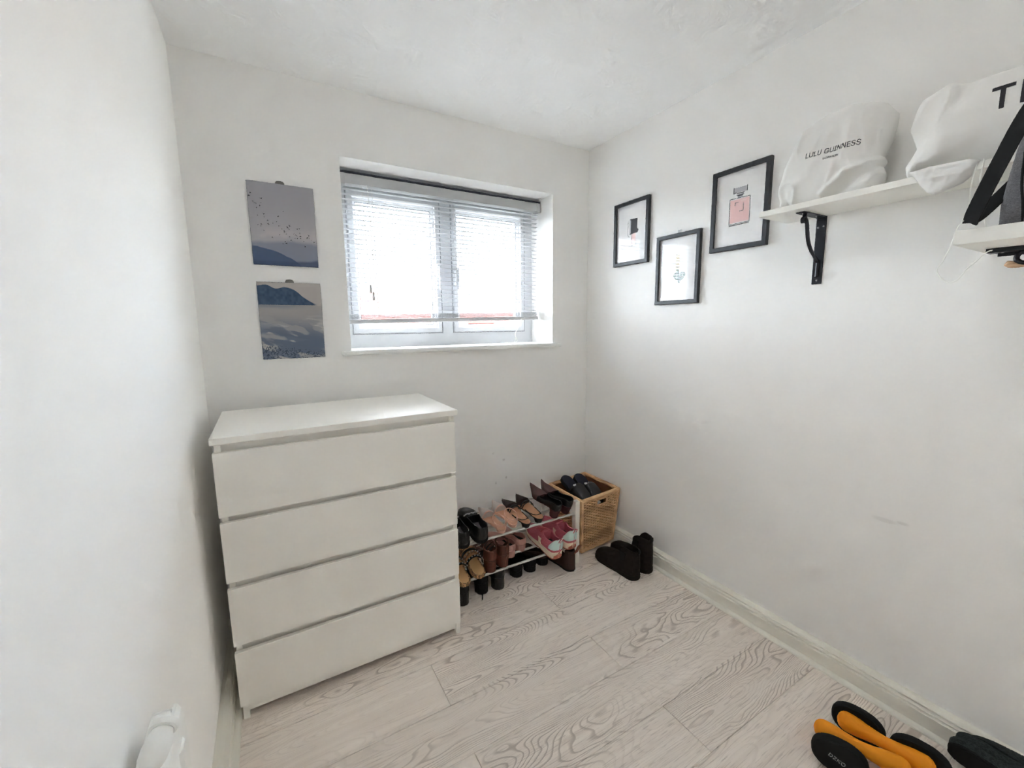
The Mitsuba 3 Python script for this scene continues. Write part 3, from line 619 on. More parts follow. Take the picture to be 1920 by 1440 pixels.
pf = spline([(-.325, -1.84, 1.80), (-.333, -1.795, 1.735), (-.335, -1.772, 1.668), (-.334, -1.752, 1.605), (-.328, -1.736, 1.556), (-.320, -1.727, 1.530), (-.312, -1.724, 1.5235)], 30)
t_ = np.gradient(pf, axis=0); t_ /= np.linalg.norm(t_, axis=1, keepdims=True)
sd = np.cross(t_, np.array([-1.0, .15, .1])); sd /= np.linalg.norm(sd, axis=1, keepdims=True)
pb = spline([(-.312, -1.724, 1.5235), (-.296, -1.729, 1.534), (-.272, -1.745, 1.563), (-.240, -1.763, 1.600), (-.222, -1.79, 1.64), (-.215, -1.83, 1.69)], 24)
t2 = np.gradient(pb, axis=0); t2 /= np.linalg.norm(t2, axis=1, keepdims=True)
sd2 = np.cross(t2, np.array([-1.0, .15, .1])); sd2 /= -np.linalg.norm(sd2, axis=1, keepdims=True)
part(gb, 'strap', cat(ribbon(pf, sd, .030, .0035), ribbon(pb, sd2, .028, .0035)), M_STRAP, 40, 'wide black strap')
cd = thing('cord', 'thin white cord looping down from the upper shelf past the lower shelf end', 'cord')
CORD = [(-1.693, 1.664), (-1.690, 1.628), (-1.691, 1.59), (-1.688, 1.565), (-1.674, 1.526), (-1.665, 1.48), (-1.659, 1.462), (-1.653, 1.445), (-1.647, 1.435), (-1.653, 1.415), (-1.665, 1.400), (-1.679, 1.396), (-1.692, 1.407), (-1.702, 1.426), (-1.717, 1.444), (-1.729, 1.461)]
C3 = [(-.195-.112*math.sin(min(1, max(0, (1.62-z)/.12))*math.pi/2)*(1 if i > 2 else .0)*0, y, z) for i, (y, z) in enumerate(CORD)]
part(cd, 'strand', tube(spline([(-.1945, -1.694, 1.690), (-.1955, -1.693, 1.672)]+[(-.200-.000*k, y, z) for k, (y, z) in enumerate(CORD[1:-1])]+[(-.196, -1.729, 1.461), (-.19, -1.74, 1.468)], 90), .0014, 6), mat('white_cord', srgb(244, 243, 238), .5, .4), True)
part(cd, 'strand', tube(spline([(-.1945, -1.705, 1.690), (-.1955, -1.704, 1.664), (-.199, -1.704, 1.643), (-.20, -1.710, 1.616), (-.20, -1.725, 1.525), (-.20, -1.727, 1.513)], 30), .0014, 6), 'm_white_cord', True)

# ------------------------------------------------------------------ radiator and its valve, low on the left wall
M_RAD = mat('radiator_white', srgb(236, 236, 232), .3, .5)
ra = thing('radiator', 'white panel radiator low on the left wall at the bottom edge', 'radiator')
rx = -1.915
prof = [(rx-.012, .10), (rx-.006, .10), (rx, .108), (rx, .672), (rx-.003, .688), (rx-.008, .6975), (rx-.012, .6985)]
part(ra, 'panel', axes(extrude(Polygon(prof), 1.0), (1, 0, 0), (0, 0, 1), (0, -1, 0), (0, -1.268, 0)), M_RAD, False)
part(ra, 'top_grille', box(rx-.040, rx-.0150, -2.26, -1.272, .686, .693, .001), M_RAD, False)
part(ra, 'back_panel', box(rx-.038, rx-.017, -2.26, -1.274, .10, .684, .002), M_RAD, False)
for k in range(14):
    yc = -1.315-.06*k
    part(ra, 'rib', hullpts([(rx+dx, yc+dy, z) for dx, dy in ((-.002, -.020), (.004, -.010), (.004, .010), (-.002, .020)) for z in (.13, .66)]), M_RAD, False)
part(ra, 'end_cap', box(rx-.040, rx-.013, -1.271, -1.264, .10, .692, .002), M_RAD, False)
for y in (-1.40, -2.1): part(ra, 'bracket', box(-W+.0006, rx-.033, y-.015, y+.015, .30, .55, .001), M_RAD, False)
tv = thing('radiator_valve', 'white rounded valve head above the radiator edge by the left wall', 'radiator valve')
ax = np.array([-.018, -.085, -.026]); Lh = np.linalg.norm(ax); ax /= Lh
ex = np.cross(ax, [0, 0, 1.0]); ex /= np.linalg.norm(ex); ey = np.cross(ax, ex)
o = np.array([-1.9170, -1.385, .752])
vsc = lambda q: [(.66*a, .66*b) for a, b in q]
part(tv, 'head', axes(lathe(vsc([(0, -.004), (.019, -.004), (.0205, .004), (.0235, .016), (.0250, .034), (.0245, .048), (.0215, .060), (.0145, .069), (.006, .0725), (0, .073)]), 40), ex, ey, ax, o), M_RAD, True)
part(tv, 'collar', axes(lathe(vsc([(0, -.016), (.0235, -.016), (.0255, -.014), (.0262, -.007), (.0250, -.002), (.0205, 0), (.0195, -.003), (0, -.003)]), 40), ex, ey, ax, o), M_RAD, 30)
part(tv, 'stem', tube(spline([o-ax*.009, o-ax*.016, o-ax*.022+np.array([-.003, 0, -.006]), (-1.930, -1.362, .715), (-1.932, -1.360, .6935)], 16), .0065, 12), M_RAD, True)

# ------------------------------------------------------------------ wicker basket in the corner
def hexmap(p):
    """unit box -> the slightly tapered basket, whose right side rests on the bead"""
    p = np.asarray(p, float); u, v, w = p[..., 0], p[..., 1], p[..., 2]
    xl = -.2955*(1-w)+-.3000*w; xr = -.056*(1-w)+-.0095*w
    yf = -.329*(1-w)+-.332*w; yb = -.060*(1-w)+-.0125*w
    zl = .003+.318*w; zr = .0215+.319*w
    return np.stack([xl+(xr-xl)*u, yf+(yb-yf)*v, zl+(zr-zl)*u], -1)
def _wick(p, n, uv):
    a = noise(p.x*160, p.y*160, p.z*160); b = noise(p.x*9+4, p.y*9, p.z*30)
    return mix(mix(srgb(196, 148, 106), srgb(232, 196, 152), a), srgb(160, 110, 76), smoothstep(.55, .85, b)*.5)
M_WICK = mat('wicker', mikit.proc(_wick), .55, .35)
M_WICKD = mat('backing_brown', srgb(112, 74, 46), .8, .2)
bk = thing('basket', 'square wicker basket with a handle hole standing in the right corner', 'basket')
NS = 16
def weave_row(w, phase, a, b, side, amp=.0038):
    """one weaver along side from u = a to b, in front of and behind the stakes"""
    n = int(abs(b-a)*NS*5)+2; s = np.linspace(a, b, n); off = amp*np.sin(np.pi*NS*s+phase*np.pi)
    if side == 'f': q = np.stack([s, 0*s, 0*s+w], -1); nrm = np.array([0, -1, 0])
    if side == 'b': q = np.stack([s, 0*s+1, 0*s+w], -1); nrm = np.array([0, 1, 0])
    if side == 'l': q = np.stack([0*s, s, 0*s+w], -1); nrm = np.array([-1, 0, 0])
    if side == 'r': q = np.stack([0*s+1, s, 0*s+w], -1); nrm = np.array([1, 0, 0])
    return tube(hexmap(q)+off[:, None]*nrm-.004*nrm, .0038, 5)
rows = []
NR = 36
for side in 'fblr':
    for k in range(NR):
        w = .045+.885*k/(NR-1)
        spans = [(.03, .97)]
        if side in 'fb' and .80 < w < .905: spans = [(.03, .40), (.665, .97)]
        for a, b in spans: rows.append(weave_row(w, k % 2, a, b, side))
part(bk, 'weave', cat(*rows), M_WICK, True, 'woven cane strands', 'stuff')
stk = []
for k in range(1, NS):
    for side in 'fblr':
        u = k/NS
        for (w0, w1) in ([(.02, .97)] if not (side in 'fb' and .40 < u < .665) else [(.02, .80), (.905, .97)]):
            q = {'f': [(u, 0, w0), (u, 0, w1)], 'b': [(u, 1, w0), (u, 1, w1)], 'l': [(0, u, w0), (0, u, w1)], 'r': [(1, u, w0), (1, u, w1)]}[side]
            nrm = {'f': (0, -1, 0), 'b': (0, 1, 0), 'l': (-1, 0, 0), 'r': (1, 0, 0)}[side]
            stk.append(tube(hexmap(q)-.004*np.array(nrm), .0024, 5))
part(bk, 'stakes', cat(*stk), M_WICK, True, 'upright cane stakes', 'stuff')
def hexpanel(lo, hi, t=.0): 
    c = np.array([[x, y, z] for x in (lo[0], hi[0]) for y in (lo[1], hi[1]) for z in (lo[2], hi[2])], float)
    return hullpts(hexmap(c))
ins = .035  # basket bottom, plus inner panels added to block light through the weave
part(bk, 'bottom_and_added_backing', cat(hexpanel((ins, ins, .01), (ins+.008, 1-ins, .95)), hexpanel((1-ins-.008, ins, .01), (1-ins, 1-ins, .95)), hexpanel((ins, 1-ins-.008, .01), (1-ins, 1-ins, .95)),
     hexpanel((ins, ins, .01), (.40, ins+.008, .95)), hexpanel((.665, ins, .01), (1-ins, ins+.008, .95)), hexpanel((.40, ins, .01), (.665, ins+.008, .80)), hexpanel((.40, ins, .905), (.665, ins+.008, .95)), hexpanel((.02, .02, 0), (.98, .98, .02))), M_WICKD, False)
def wrapped(p, q, r, pitch=.0085):
    """a rim bar bound with cane: a rod with rounded turns"""
    p, q = np.array(p, float), np.array(q, float); n = max(8, int(np.linalg.norm(q-p)/pitch)*4)
    s = np.linspace(0, 1, n); rr = r*(1+.09*np.abs(np.sin(s*n/4*np.pi)))
    return tube(p+(q-p)*s[:, None], rr, 8)
K = {(i, j, k): hexmap((i, j, k)) for i in (0, 1) for j in (0, 1) for k in (.028, .965)}
for (a, b) in (((0, 0), (1, 0)), ((1, 0), (1, 1)), ((1, 1), (0, 1)), ((0, 1), (0, 0))):
    ins_ = np.array([.5, .5, 0])
    def kk(i, j, w, e=.022): return hexmap((i+(.5-i)*e*2, j+(.5-j)*e*2, w))
    part(bk, 'rim', wrapped(kk(*a, .972), kk(*b, .972), .0105), M_WICK, True, 'cane bound rim')
    part(bk, 'base_bar', wrapped(kk(*a, .034), kk(*b, .034), .0095), M_WICK, True)
    part(bk, 'corner_post', wrapped(kk(*a, .02), kk(*a, .985), .0105, .0078), M_WICK, True)
for (u0, w0, u1, w1) in ((.40, .80, .665, .80), (.40, .905, .665, .905), (.40, .80, .40, .905), (.665, .80, .665, .905)):
    part(bk, 'handle_edge', wrapped(hexmap((u0, .012, w0)), hexmap((u1, .012, w1)), .0042, .006), M_WICK, True)
M_DCLOTH = mat('dark_cloth', srgb(24, 24, 28), .9, .1, sheen=.2)
dc = thing('cloth', 'dark folded cloth in the wicker basket under the black shoes', 'cloth')
g = np.linspace(.055, .945, 26); gu, gv = np.meshgrid(g, g)
wz = .42+.10*(meshkit.fbm(np.stack([gu*4, gv*4, 0*gu], -1), 3, 8)-.5)*2
edge = np.minimum.reduce([gu-.055, .945-gu, gv-.055, .945-gv])/.06
top = hexmap(np.stack([gu, gv, wz*(1-.06*np.clip(1-edge, 0, 1))], -1)).reshape(-1, 3); bot = hexmap(np.stack([gu, gv, 0*gu+.026], -1)).reshape(-1, 3)
n = 26; F = []
for i in range(n-1):
    for j in range(n-1):
        a = i*n+j; F += [(a, a+1, a+n+1), (a, a+n+1, a+n)]
F2 = [(a+n*n, c+n*n, b+n*n) for a, b, c in F]
rim_ = [j for j in range(n)]+[i*n+n-1 for i in range(1, n)]+[(n-1)*n+j for j in range(n-2, -1, -1)]+[i*n for i in range(n-2, 0, -1)]
F3 = []
for a, b in zip(rim_, rim_[1:]+rim_[:1]): F3 += [(a, a+n*n, b+n*n), (a, b+n*n, b)]
part(dc, 'fold', trimesh.Trimesh(np.vstack([top, bot]), F+F2+F3, process=False), M_DCLOTH, True)
pc = thing('paper', 'white paper showing through the handle hole of the wicker basket', 'paper')
part(pc, 'sheet', hullpts(hexmap(np.array([(.36, .075, .62), (.60, .075, .62), (.585, .075, .80), (.44, .075, .93), (.36, .075, .93), (.36, .083, .62), (.60, .083, .62), (.585, .083, .80), (.44, .083, .93), (.36, .083, .93)]))), M_PAPER, False)

# ------------------------------------------------------------------ shoe rack
M_RACKW = mat('rack_wood', srgb(236, 232, 222), .4, .4)
M_TUBE = mat('rack_tube', srgb(206, 204, 198), .3, .5, .35)
rk = thing('shoe_rack', 'low two-tier shoe rack with white posts and metal bars, beside the wicker basket', 'shoe rack')
RX0, RX1 = -1.120, -.3555
def zt(y, z): return z+.165*(y+.37) if y > -.30 else z
for x0 in (RX1-.030, RX0):
    part(rk, 'post', box(x0, x0+.030, -.384, -.353, 0, .354, .002), M_RACKW, False)
    part(rk, 'post', box(x0, x0+.030, -.088, -.060, 0, .346, .002), M_RACKW, False)
    for za, zb in ((.270, .312), (.090, .132)):
        part(rk, 'side_rail', hullpts([(x0+dx, y, z+dz) for dx in (.006, .024) for (y, z) in ((-.354, za), (-.087, zb)) for dz in (0, .036)]), M_RACKW, False)
for tier in (.285, .105):
    for y in (-.370, -.292, -.150):
        z = zt(y, tier)
        part(rk, 'bar', tube([(RX0+.010, y, z), (RX1-.010, y, z)], .0062, 12), M_TUBE, True, 'metal bar')

# ------------------------------------------------------------------ shoes
from scipy.interpolate import PchipInterpolator as PCH
def shape_round(L, w, wh): return dict(L=L, hw=PCH([0, .015, .06, .15, .38, .58, .72, .84, .93, .975, 1], [.10*wh, .45*wh, .82*wh, wh, .86*w*.92, .97*w, w, .90*w, .66*w, .38*w, .06*w]), c=PCH([0, .3, .65, 1], [0, 0, .004, -.004]))
def shape_point(L, w, wh): return dict(L=L, hw=PCH([0, .015, .06, .15, .38, .55, .66, .80, .92, 1], [.10*wh, .45*wh, .82*wh, wh, .82*w, .97*w, w, .62*w, .26*w, .03*w]), c=PCH([0, .3, .65, 1], [0, 0, .003, -.003]))
def shape_square(L, w, wh): return dict(L=L, hw=PCH([0, .015, .06, .15, .38, .58, .72, .90, .97, 1], [.10*wh, .45*wh, .82*wh, wh, .9*w, .97*w, w, .86*w, .66*w, .30*w]), c=PCH([0, 1], [0, 0]))
ST = np.r_[0, .012, .03, .06, .10, np.linspace(.15, .9, 16), .935, .965, .985, 1]
def plate(S, zf, th, grow=0.0, s0=0, s1=1, flip=1, bev=.0):
    """sole, insole: follows the height zf(s); th may be a function"""
    sec = []
    for s in ST:
        if s < s0-1e-9 or s > s1+1e-9: continue
        h = max(.0006, float(S['hw'](s))+grow); y = s*S['L']; cx = float(S['c'](s))*flip; z = float(zf(s)); t = th(s) if callable(th) else th
        b = min(t*.3, .004)
        sec.append([(cx-h+b, y, z), (cx+h-b, y, z), (cx+h, y, z+b), (cx+h, y, z+t-b), (cx+h-b, y, z+t), (cx-h+b, y, z+t), (cx-h, y, z+t-b), (cx-h, y, z+b)])
    return grid_loft(sec)
def upper(S, zf, h, sa, sb, floor=.006, s0=0, s1=1, wall=.0035, lean=.86, flip=1, grow=0.0, top=.55, y_off=None):
    """the body of a shoe; open from above between sa and sb; h(s) height above zf; y_off(z) shears it backwards"""
    ss = np.unique(np.round(np.r_[ST, np.linspace(.15, .9, 31), sa, sa+.004, sb, sb+.004], 4)); ss = ss[(ss >= s0) & (ss <= s1)]
    sec = []
    for s in ss:
        hw = max(.0008, float(S['hw'](s))+grow); y = s*S['L']; cx = float(S['c'](s))*flip; z0 = float(zf(s)); H_ = max(.002, float(h(s)))
        op = sa < s <= sb
        out = []
        na = 7
        if op:
            for k in range(na):
                t = k/(na-1); out.append((-hw*(1+.05*math.sin(math.pi*t))*(1-(1-lean)*t**1.6), H_*t))
            rx = -out[-1][0]
            inn = [(-(rx-wall)+0, H_-.0008), (-(max(rx-wall, .0004))*1.0, floor+.55*(H_-floor)), (-max(hw*.93-wall, .0004), floor), (max(hw*.93-wall, .0004), floor), (max(rx-wall, .0004), floor+.55*(H_-floor)), ((rx-wall), H_-.0008)]
        else:
            ang = np.linspace(0, math.pi/2*.72, na)
            for a in ang: out.append((-hw*math.cos(a)**top, H_*math.sin(a)**.85))
            rx = -out[-1][0]; za = out[-1][1]
            inn = []
            for q in np.linspace(-1, 1, 8)[1:-1]:
                x = rx*q; inn.append((x, za+(H_-za)*(1-q*q)))
        loop = out+inn+[(-a, b) for a, b in out[::-1]]
        sec.append([(cx+a, y+(y_off(b) if y_off else 0), z0+b) for a, b in loop])
    return grid_loft(sec)
def heel_block(S, zf, s1, zb, taper=.9, front=.0, y0=.0):
    top, bot = [], []
    for s in (0, .012, .03, .06, .10, s1):
        if s > s1: continue
        hw = float(S['hw'](s))*.97; y = s*S['L']
        for q in (-1, 1):
            top.append((q*hw, y, float(zf(s))))
            bot.append((q*hw*taper, y0+y*taper+.0*(1-taper)+front*(1-taper), zb))
    return hullpts(top+bot)
flat = lambda z: (lambda s: z)
def pump(key_parts, hh): return None

M_BLK = mat('shoe_black', srgb(11, 11, 13), .35, .5); M_BLKM = mat('shoe_black_matte', srgb(10, 10, 12), .7, .3)
M_NAVY2 = mat('shoe_navy_insole', srgb(20, 22, 38), .6, .3)
M_GREYI = mat('grey_insole', srgb(112, 110, 112), .7, .2); M_SILV = mat('silver', srgb(200, 200, 204), .25, .5, .9)
M_TAN = mat('tan_insole', srgb(196, 146, 112), .5, .35); M_NUDE = mat('nude_insole', srgb(200, 150, 122), .5, .35); M_NUDE2 = mat('nude_strap', srgb(206, 160, 140), .35, .5)
scene['m_pvc'] = {'type': 'twosided', 'bsdf': {'type': 'principled', 'base_color': rgb(srgb(176, 164, 158)), 'roughness': .15, 'specular': .6, 'clearcoat': .6}}
M_MESHU = mat('mesh_upper', srgb(52, 40, 40), .6, .3); M_WINE = mat('wine', srgb(64, 26, 30), .4, .45); M_DBRN = mat('dark_brown', srgb(70, 44, 42), .45, .4)
M_PNK = mat('sneaker_pink', mikit.proc(lambda p, n, uv: mix(srgb(180, 88, 102), srgb(208, 124, 132), noise(p.x*300, p.y*300, p.z*300))), .8, .2)
M_PNKD = mat('sneaker_rose', srgb(186, 84, 92), .6, .3); M_MINT = mat('sneaker_mint', srgb(206, 226, 220), .6, .3); M_CREAM = mat('sneaker_cream', srgb(226, 208, 186), .6, .3)
M_RUST = mat('sneaker_outsole', srgb(164, 92, 74), .7, .3); M_LIN = mat('sneaker_lining', srgb(40, 40, 46), .9, .1)
M_BROWN = mat('brown_leather', srgb(88, 48, 34), .45, .45); M_BRN2 = mat('brown_leather_dark', srgb(50, 29, 22), .5, .4)
mat('tab_brown', srgb(128, 76, 56), .5, .4)
M_DUSTY = mat('dusty_pink', srgb(196, 150, 138), .5, .35)
def _leo(p, n, uv):
    a, b, r = mikit.voronoi(p.x*95+p.z*40, p.y*95+p.z*60)
    return mix(srgb(196, 150, 108), srgb(40, 26, 22), smoothstep(.50, .36, a)*smoothstep(.16, .24, a))
M_LEO = mat('leopard', mikit.proc(_leo), .6, .3)
M_LEOI = mat('leopard_insole', srgb(206, 166, 118), .6, .3)
M_SUEDE = mat('suede_dark', mikit.proc(lambda p, n, uv: mix(srgb(22, 18, 17), srgb(42, 35, 32), fbm(p.x*60, p.y*60, p.z*60, 2))), .9, .15, sheen=.2)
M_SOLEB = mat('sole_dark', srgb(30, 26, 22), .8, .2)
M_GLOSS = mat('shoe_black_gloss', srgb(20, 20, 22), .2, .6)

def shoe(name, label, group=None): return thing(name, label, 'shoe', group)
def put(k, name, mesh, m, M, smooth=35, label=None): part(k, name, mesh, m, smooth, label, M=M)

# black loafers with a silver chain, top bar, left end
def loafer(label, M, flip):
    k = shoe('loafer', label); S = shape_round(.262, .044, .034)
    put(k, 'sole', plate(S, flat(0), lambda s: .020 if s < .3 else .012, .003, flip=flip), M_BLKM, M)
    h = PCH([0, .1, .3, .52, .62, .8, .95, 1], [.070, .072, .062, .060, .062, .050, .036, .018])
    put(k, 'upper', upper(S, flat(.010), h, .03, .50, .012, flip=flip), M_BLK, M)
    put(k, 'insole', plate(S, flat(.0235), .0015, -.006, .04, .66, flip=flip), M_GREYI, M, label='grey insole')
    c = [(.030*math.cos(a), .152+.004*math.cos(a*2), .062+.010*math.sin(a)) for a in np.linspace(.15, math.pi-.15, 9)]
    for i, p in enumerate(c):
        d = np.array(c[min(i+1, 8)])-np.array(c[max(i-1, 0)]); d /= np.linalg.norm(d); e = np.array([0, 1, 0]) if i % 2 else np.cross(d, [0, 1, 0])
        put(k, 'chain_link', tube([np.array(p)+d*.0062*math.cos(q)+e*.0038*math.sin(q) for q in np.linspace(0, 2*np.pi, 12, endpoint=False)], .0012, 6, closed=True), M_SILV, M, True, 'silver chain')
loafer('black loafer with a silver chain on the top bars, partly hidden by the chest', pose((-.950, -.412, .294), 0, 9), 1)
loafer('black loafer behind the chest edge, leftmost on the top bars', pose((-1.043, -.410, .294), 0, 9), -1)

# nude pointed pumps with clear toes
def nude(label, M, flip):
    k = shoe('pump', label); S = shape_point(.258, .036, .026)
    zf = PCH([0, .2, .5, .7, .9, 1], [.020, .018, .006, 0, .002, .006])
    put(k, 'sole', plate(S, zf, .004, .001, flip=flip), M_NUDE2, M)
    put(k, 'insole', plate(S, lambda s: zf(s)+.004, .0016, -.002, .0, .86, flip=flip), M_NUDE, M, label='nude insole')
    put(k, 'heel', heel_block(S, zf, .13, .004, .8, .01), M_NUDE2, M)
    h = PCH([0, .55, .62, .8, 1], [.004, .004, .034, .026, .006])
    put(k, 'toe_cap', upper(S, lambda s: zf(s)+.003, h, 0, .01, .003, .60, 1, flip=flip), 'm_pvc', M, label='clear glossy pointed toe')
    L_ = .258
    arc = [( .034*math.cos(a), .62*L_-.004*abs(math.cos(a)), .004+.036*math.sin(a)) for a in np.linspace(0, math.pi, 15)]
    put(k, 'vamp_strap', ribbon(np.array(arc), (0, 1, 0), .009, .0016), M_NUDE2, M)
    ring = [(.031*math.cos(a), .050+.036*math.sin(a), .052+.012*math.sin(a)*1.0) for a in np.linspace(0, 2*np.pi, 28, endpoint=False)]
    put(k, 'ankle_strap', tube(ring, .0019, 6, closed=True), M_NUDE2, M, True)
    for q in (-1, 1): put(k, 'heel_strap', tube([(q*.024, .020, .024), (q*.029, .030, .045)], .0022, 6), M_NUDE2, M, True)
nude('nude pump with a clear pointed toe, left one of its pair on the top bars', pose((-.832, -.392, .297), 2, 7), 1)
nude('nude pump with a clear pointed toe, right one, beside the dark mesh slingback', pose((-.762, -.380, .303), -1, 9), -1)

# dark mesh slingbacks with tan insoles
def mesh_sling(label, M, flip):
    k = shoe('slingback', label); S = shape_point(.262, .037, .027)
    zf = PCH([0, .2, .5, .7, .9, 1], [.012, .010, .004, 0, .003, .008])
    put(k, 'sole', plate(S, zf, .005, .0015, flip=flip), M_BLK, M)
    put(k, 'insole', plate(S, lambda s: zf(s)+.005, .0016, -.0012, .0, .80, flip=flip), M_TAN, M, label='tan insole')
    put(k, 'heel', heel_block(S, zf, .12, -.012, .7, .02), M_BLK, M)
    h = PCH([0, .60, .66, .8, 1], [.004, .030, .036, .028, .007])
    put(k, 'toe_cap', upper(S, lambda s: zf(s)+.004, h, 0, .01, .003, .64, 1, flip=flip), M_MESHU, M, label='dark mesh pointed toe')
    L_ = .262
    for yy, hh_ in ((.50, .034), (.56, .036)):
        arc = [(.035*math.cos(a), yy*L_, .006+hh_*math.sin(a)) for a in np.linspace(0, math.pi, 15)]
        put(k, 'cross_strap', ribbon(np.array(arc), (0, 1, 0), .007 if yy < .55 else .012, .0016), M_BLK, M)
    ring = [(.030*math.cos(a), .42*L_-.36*L_*max(0, -math.sin(a))+.05*L_*max(0, math.sin(a)), .014+.026*(1-abs(math.cos(a)))+.0*a) for a in np.linspace(math.pi, 2*math.pi, 18)]
    put(k, 'sling_strap', tube(ring, .0022, 6), M_BLK, M, True)
mesh_sling('dark mesh slingback with a tan insole, left one, between nude pump and its mate', pose((-.688, -.388, .297), 1, 8), 1)
mesh_sling('dark mesh slingback with a tan insole, right one, beside the wine heeled mules', pose((-.606, -.380, .299), 0, 9), -1)

# dark pointed mules with wine heels
def mule(label, M, flip):
    k = shoe('mule', label); S = shape_point(.275, .039, .031)
    zf = PCH([0, .15, .35, .55, .68, .85, 1], [.052, .050, .030, .008, 0, .006, .018])
    put(k, 'sole', plate(S, zf, .0045, .001, flip=flip), M_WINE, M)
    put(k, 'heel', heel_block(S, zf, .15, .000, .72, .03), M_WINE, M, label='wine red heel')
    h = PCH([0, .08, .2, .45, .56, .62, .8, 1], [.034, .038, .030, .022, .030, .034, .024, .007])
    put(k, 'heel_cup', upper(S, lambda s: zf(s)+.004, h, .03, 1, .003, 0, .56, flip=flip), M_BLK, M, label='black heel cup')
    put(k, 'toe', upper(S, lambda s: zf(s)+.004, h, 0, .01, .003, .55, 1, flip=flip), M_DBRN, M, label='dark brown pointed toe')
    put(k, 'insole', plate(S, lambda s: zf(s)+.0075, .0014, -.0055, .04, .60, flip=flip), M_BLK, M, label='black insole')
mule('dark brown pointed court shoe with a wine heel, left one of its pair', pose((-.520, -.398, .296), 0, 20), 1)
mule('dark brown pointed court shoe with a wine heel, nearest the rack post', pose((-.444, -.394, .299), 1, 20), -1)

# pink running shoes, lower bars
def sneaker(label, M, flip):
    k = shoe('sneaker', label); S = shape_round(.268, .046, .036)
    zf = PCH([0, .06, .2, .5, .75, .9, 1], [.006, .001, 0, 0, 0, .008, .024])
    th = PCH([0, .3, .6, 1], [.036, .030, .022, .012])
    put(k, 'midsole', plate(S, zf, lambda s: float(th(s)), .004, flip=flip), M_CREAM, M, label='cream midsole')
    put(k, 'outsole', plate(S, lambda s: zf(s)-.004, .005, .003, flip=flip), M_RUST, M)
    put(k, 'heel_pad', upper(S, lambda s: zf(s), PCH([0, .2], [.034, .030]), 0, 0, .002, 0, .055, flip=flip, grow=.0055), M_RUST, M, label='rust heel of the sole')
    h = PCH([0, .05, .16, .3, .46, .55, .7, .85, 1], [.072, .074, .056, .052, .070, .066, .046, .034, .012])
    b = lambda s: float(zf(s)+th(s))-.003
    put(k, 'upper', upper(S, b, h, .045, .42, .010, flip=flip, wall=.006), M_PNK, M)
    put(k, 'insole', plate(S, lambda s: b(s)+.0105, .002, -.008, .05, .50, flip=flip), M_LIN, M, label='dark lining')
    put(k, 'heel_counter', upper(S, lambda s: b(s)+.016, PCH([0, .05, .12, .2], [.058, .060, .038, .010]), .04, 1, .004, 0, .175, flip=flip, grow=.0022, wall=.009), M_MINT, M, label='pale mint heel counter')
    for q in (-1, 1):
        for yy in ((.095, .125), (.118, .108)):
            pts = [(q*(.0445+.003), yy[0], .032), (q*.047, (yy[0]+yy[1])/2, .048), (q*.041, yy[1], .064)]
            put(k, 'side_stripe', ribbon(np.array(pts), (0, 1, 0), .012, .0026), M_CREAM, M)
    for i in range(4):
        yy = .132+.017*i; w = .030-.003*i; hz = b(yy/.268)+float(h(yy/.268))
        arc = [(w*q, yy, hz-.010*q*q+.0025) for q in np.linspace(-1, 1, 9)]
        put(k, 'lace', ribbon(np.array(arc), (0, 1, 0), .007, .0026), M_PNKD, M)
    put(k, 'heel_tab', tube([(-.010, .002, b(0)+.060), (-.009, -.004, b(0)+.080), (0, -.006, b(0)+.086), (.009, -.004, b(0)+.080), (.010, .002, b(0)+.060)], .0022, 6), M_PNKD, M, True)
sneaker('pink running shoe with a mint heel, left one, hanging over the lower bar', pose((-.538, -.436, .103), 2, 11), 1)
sneaker('pink running shoe with a mint heel, right one, beside the rack post', pose((-.436, -.428, .122), 2, 9), -1)

# dusty pink block heels
def block(label, M, flip, mu, mi_, mh, hh=.052, name='block_heel_shoe', strap=False, hc=.052):
    k = shoe(name, label); S = shape_round(.238, .034 if strap else .038, .030 if strap else .032)
    zf = PCH([0, .18, .45, .66, 1], [hh, hh-.002, hh*.4, 0, .004])
    put(k, 'sole', plate(S, zf, .006, .001, flip=flip), mh, M)
    put(k, 'heel', heel_block(S, zf, .20, 0, .95, .0), mh, M)
    h = PCH([0, .1, .25, .5, .6, .8, 1], [hc, hc+.002, .034, .022, .036, .030, .010])
    if not strap: put(k, 'upper', upper(S, lambda s: zf(s)+.004, h, .03, .58, .004, flip=flip), mu, M)
    else:
        put(k, 'heel_cup', upper(S, lambda s: zf(s)+.004, h, .03, 1, .004, 0, .24, flip=flip), mu, M)
        for yy in (.135, .165, .190):
            arc = [(.038*math.cos(a), yy+.006*math.cos(a), .006+.034*math.sin(a)+max(0, .66-yy/.238)*hh) for a in np.linspace(0, math.pi, 15)]
            put(k, 'strap', ribbon(np.array(arc), (0, 1, 0), .016, .002), mu, M)
        ring = [(.032*math.cos(a), .042+.034*math.sin(a), hh+.058+.008*math.sin(a)) for a in np.linspace(0, 2*np.pi, 24, endpoint=False)]
        put(k, 'ankle_strap', tube(ring, .004, 6, closed=True), mu, M, True)
    put(k, 'insole', plate(S, lambda s: zf(s)+.0075, .0014, -.005, .04, .92 if strap else .62, flip=flip), mi_, M)
block('dusty pink block heel shoe, left one, on the lower bars beside the pink sneakers', pose((-.742, -.318, .112), 3, 6), 1, M_DUSTY, M_BLKM, M_DUSTY, .036, hc=.030)
block('dusty pink block heel shoe, right one, its side touching the pink sneaker', pose((-.668, -.300, .116), 2, 7), -1, M_DUSTY, M_BLKM, M_DUSTY, .036, hc=.030)
block('brown strappy block heel sandal, left one, beside the leopard sandals', pose((-.888, -.384, .113), 2, 5), 1, M_BROWN, M_BRN2, M_BROWN, .058, 'heeled_sandal', True)
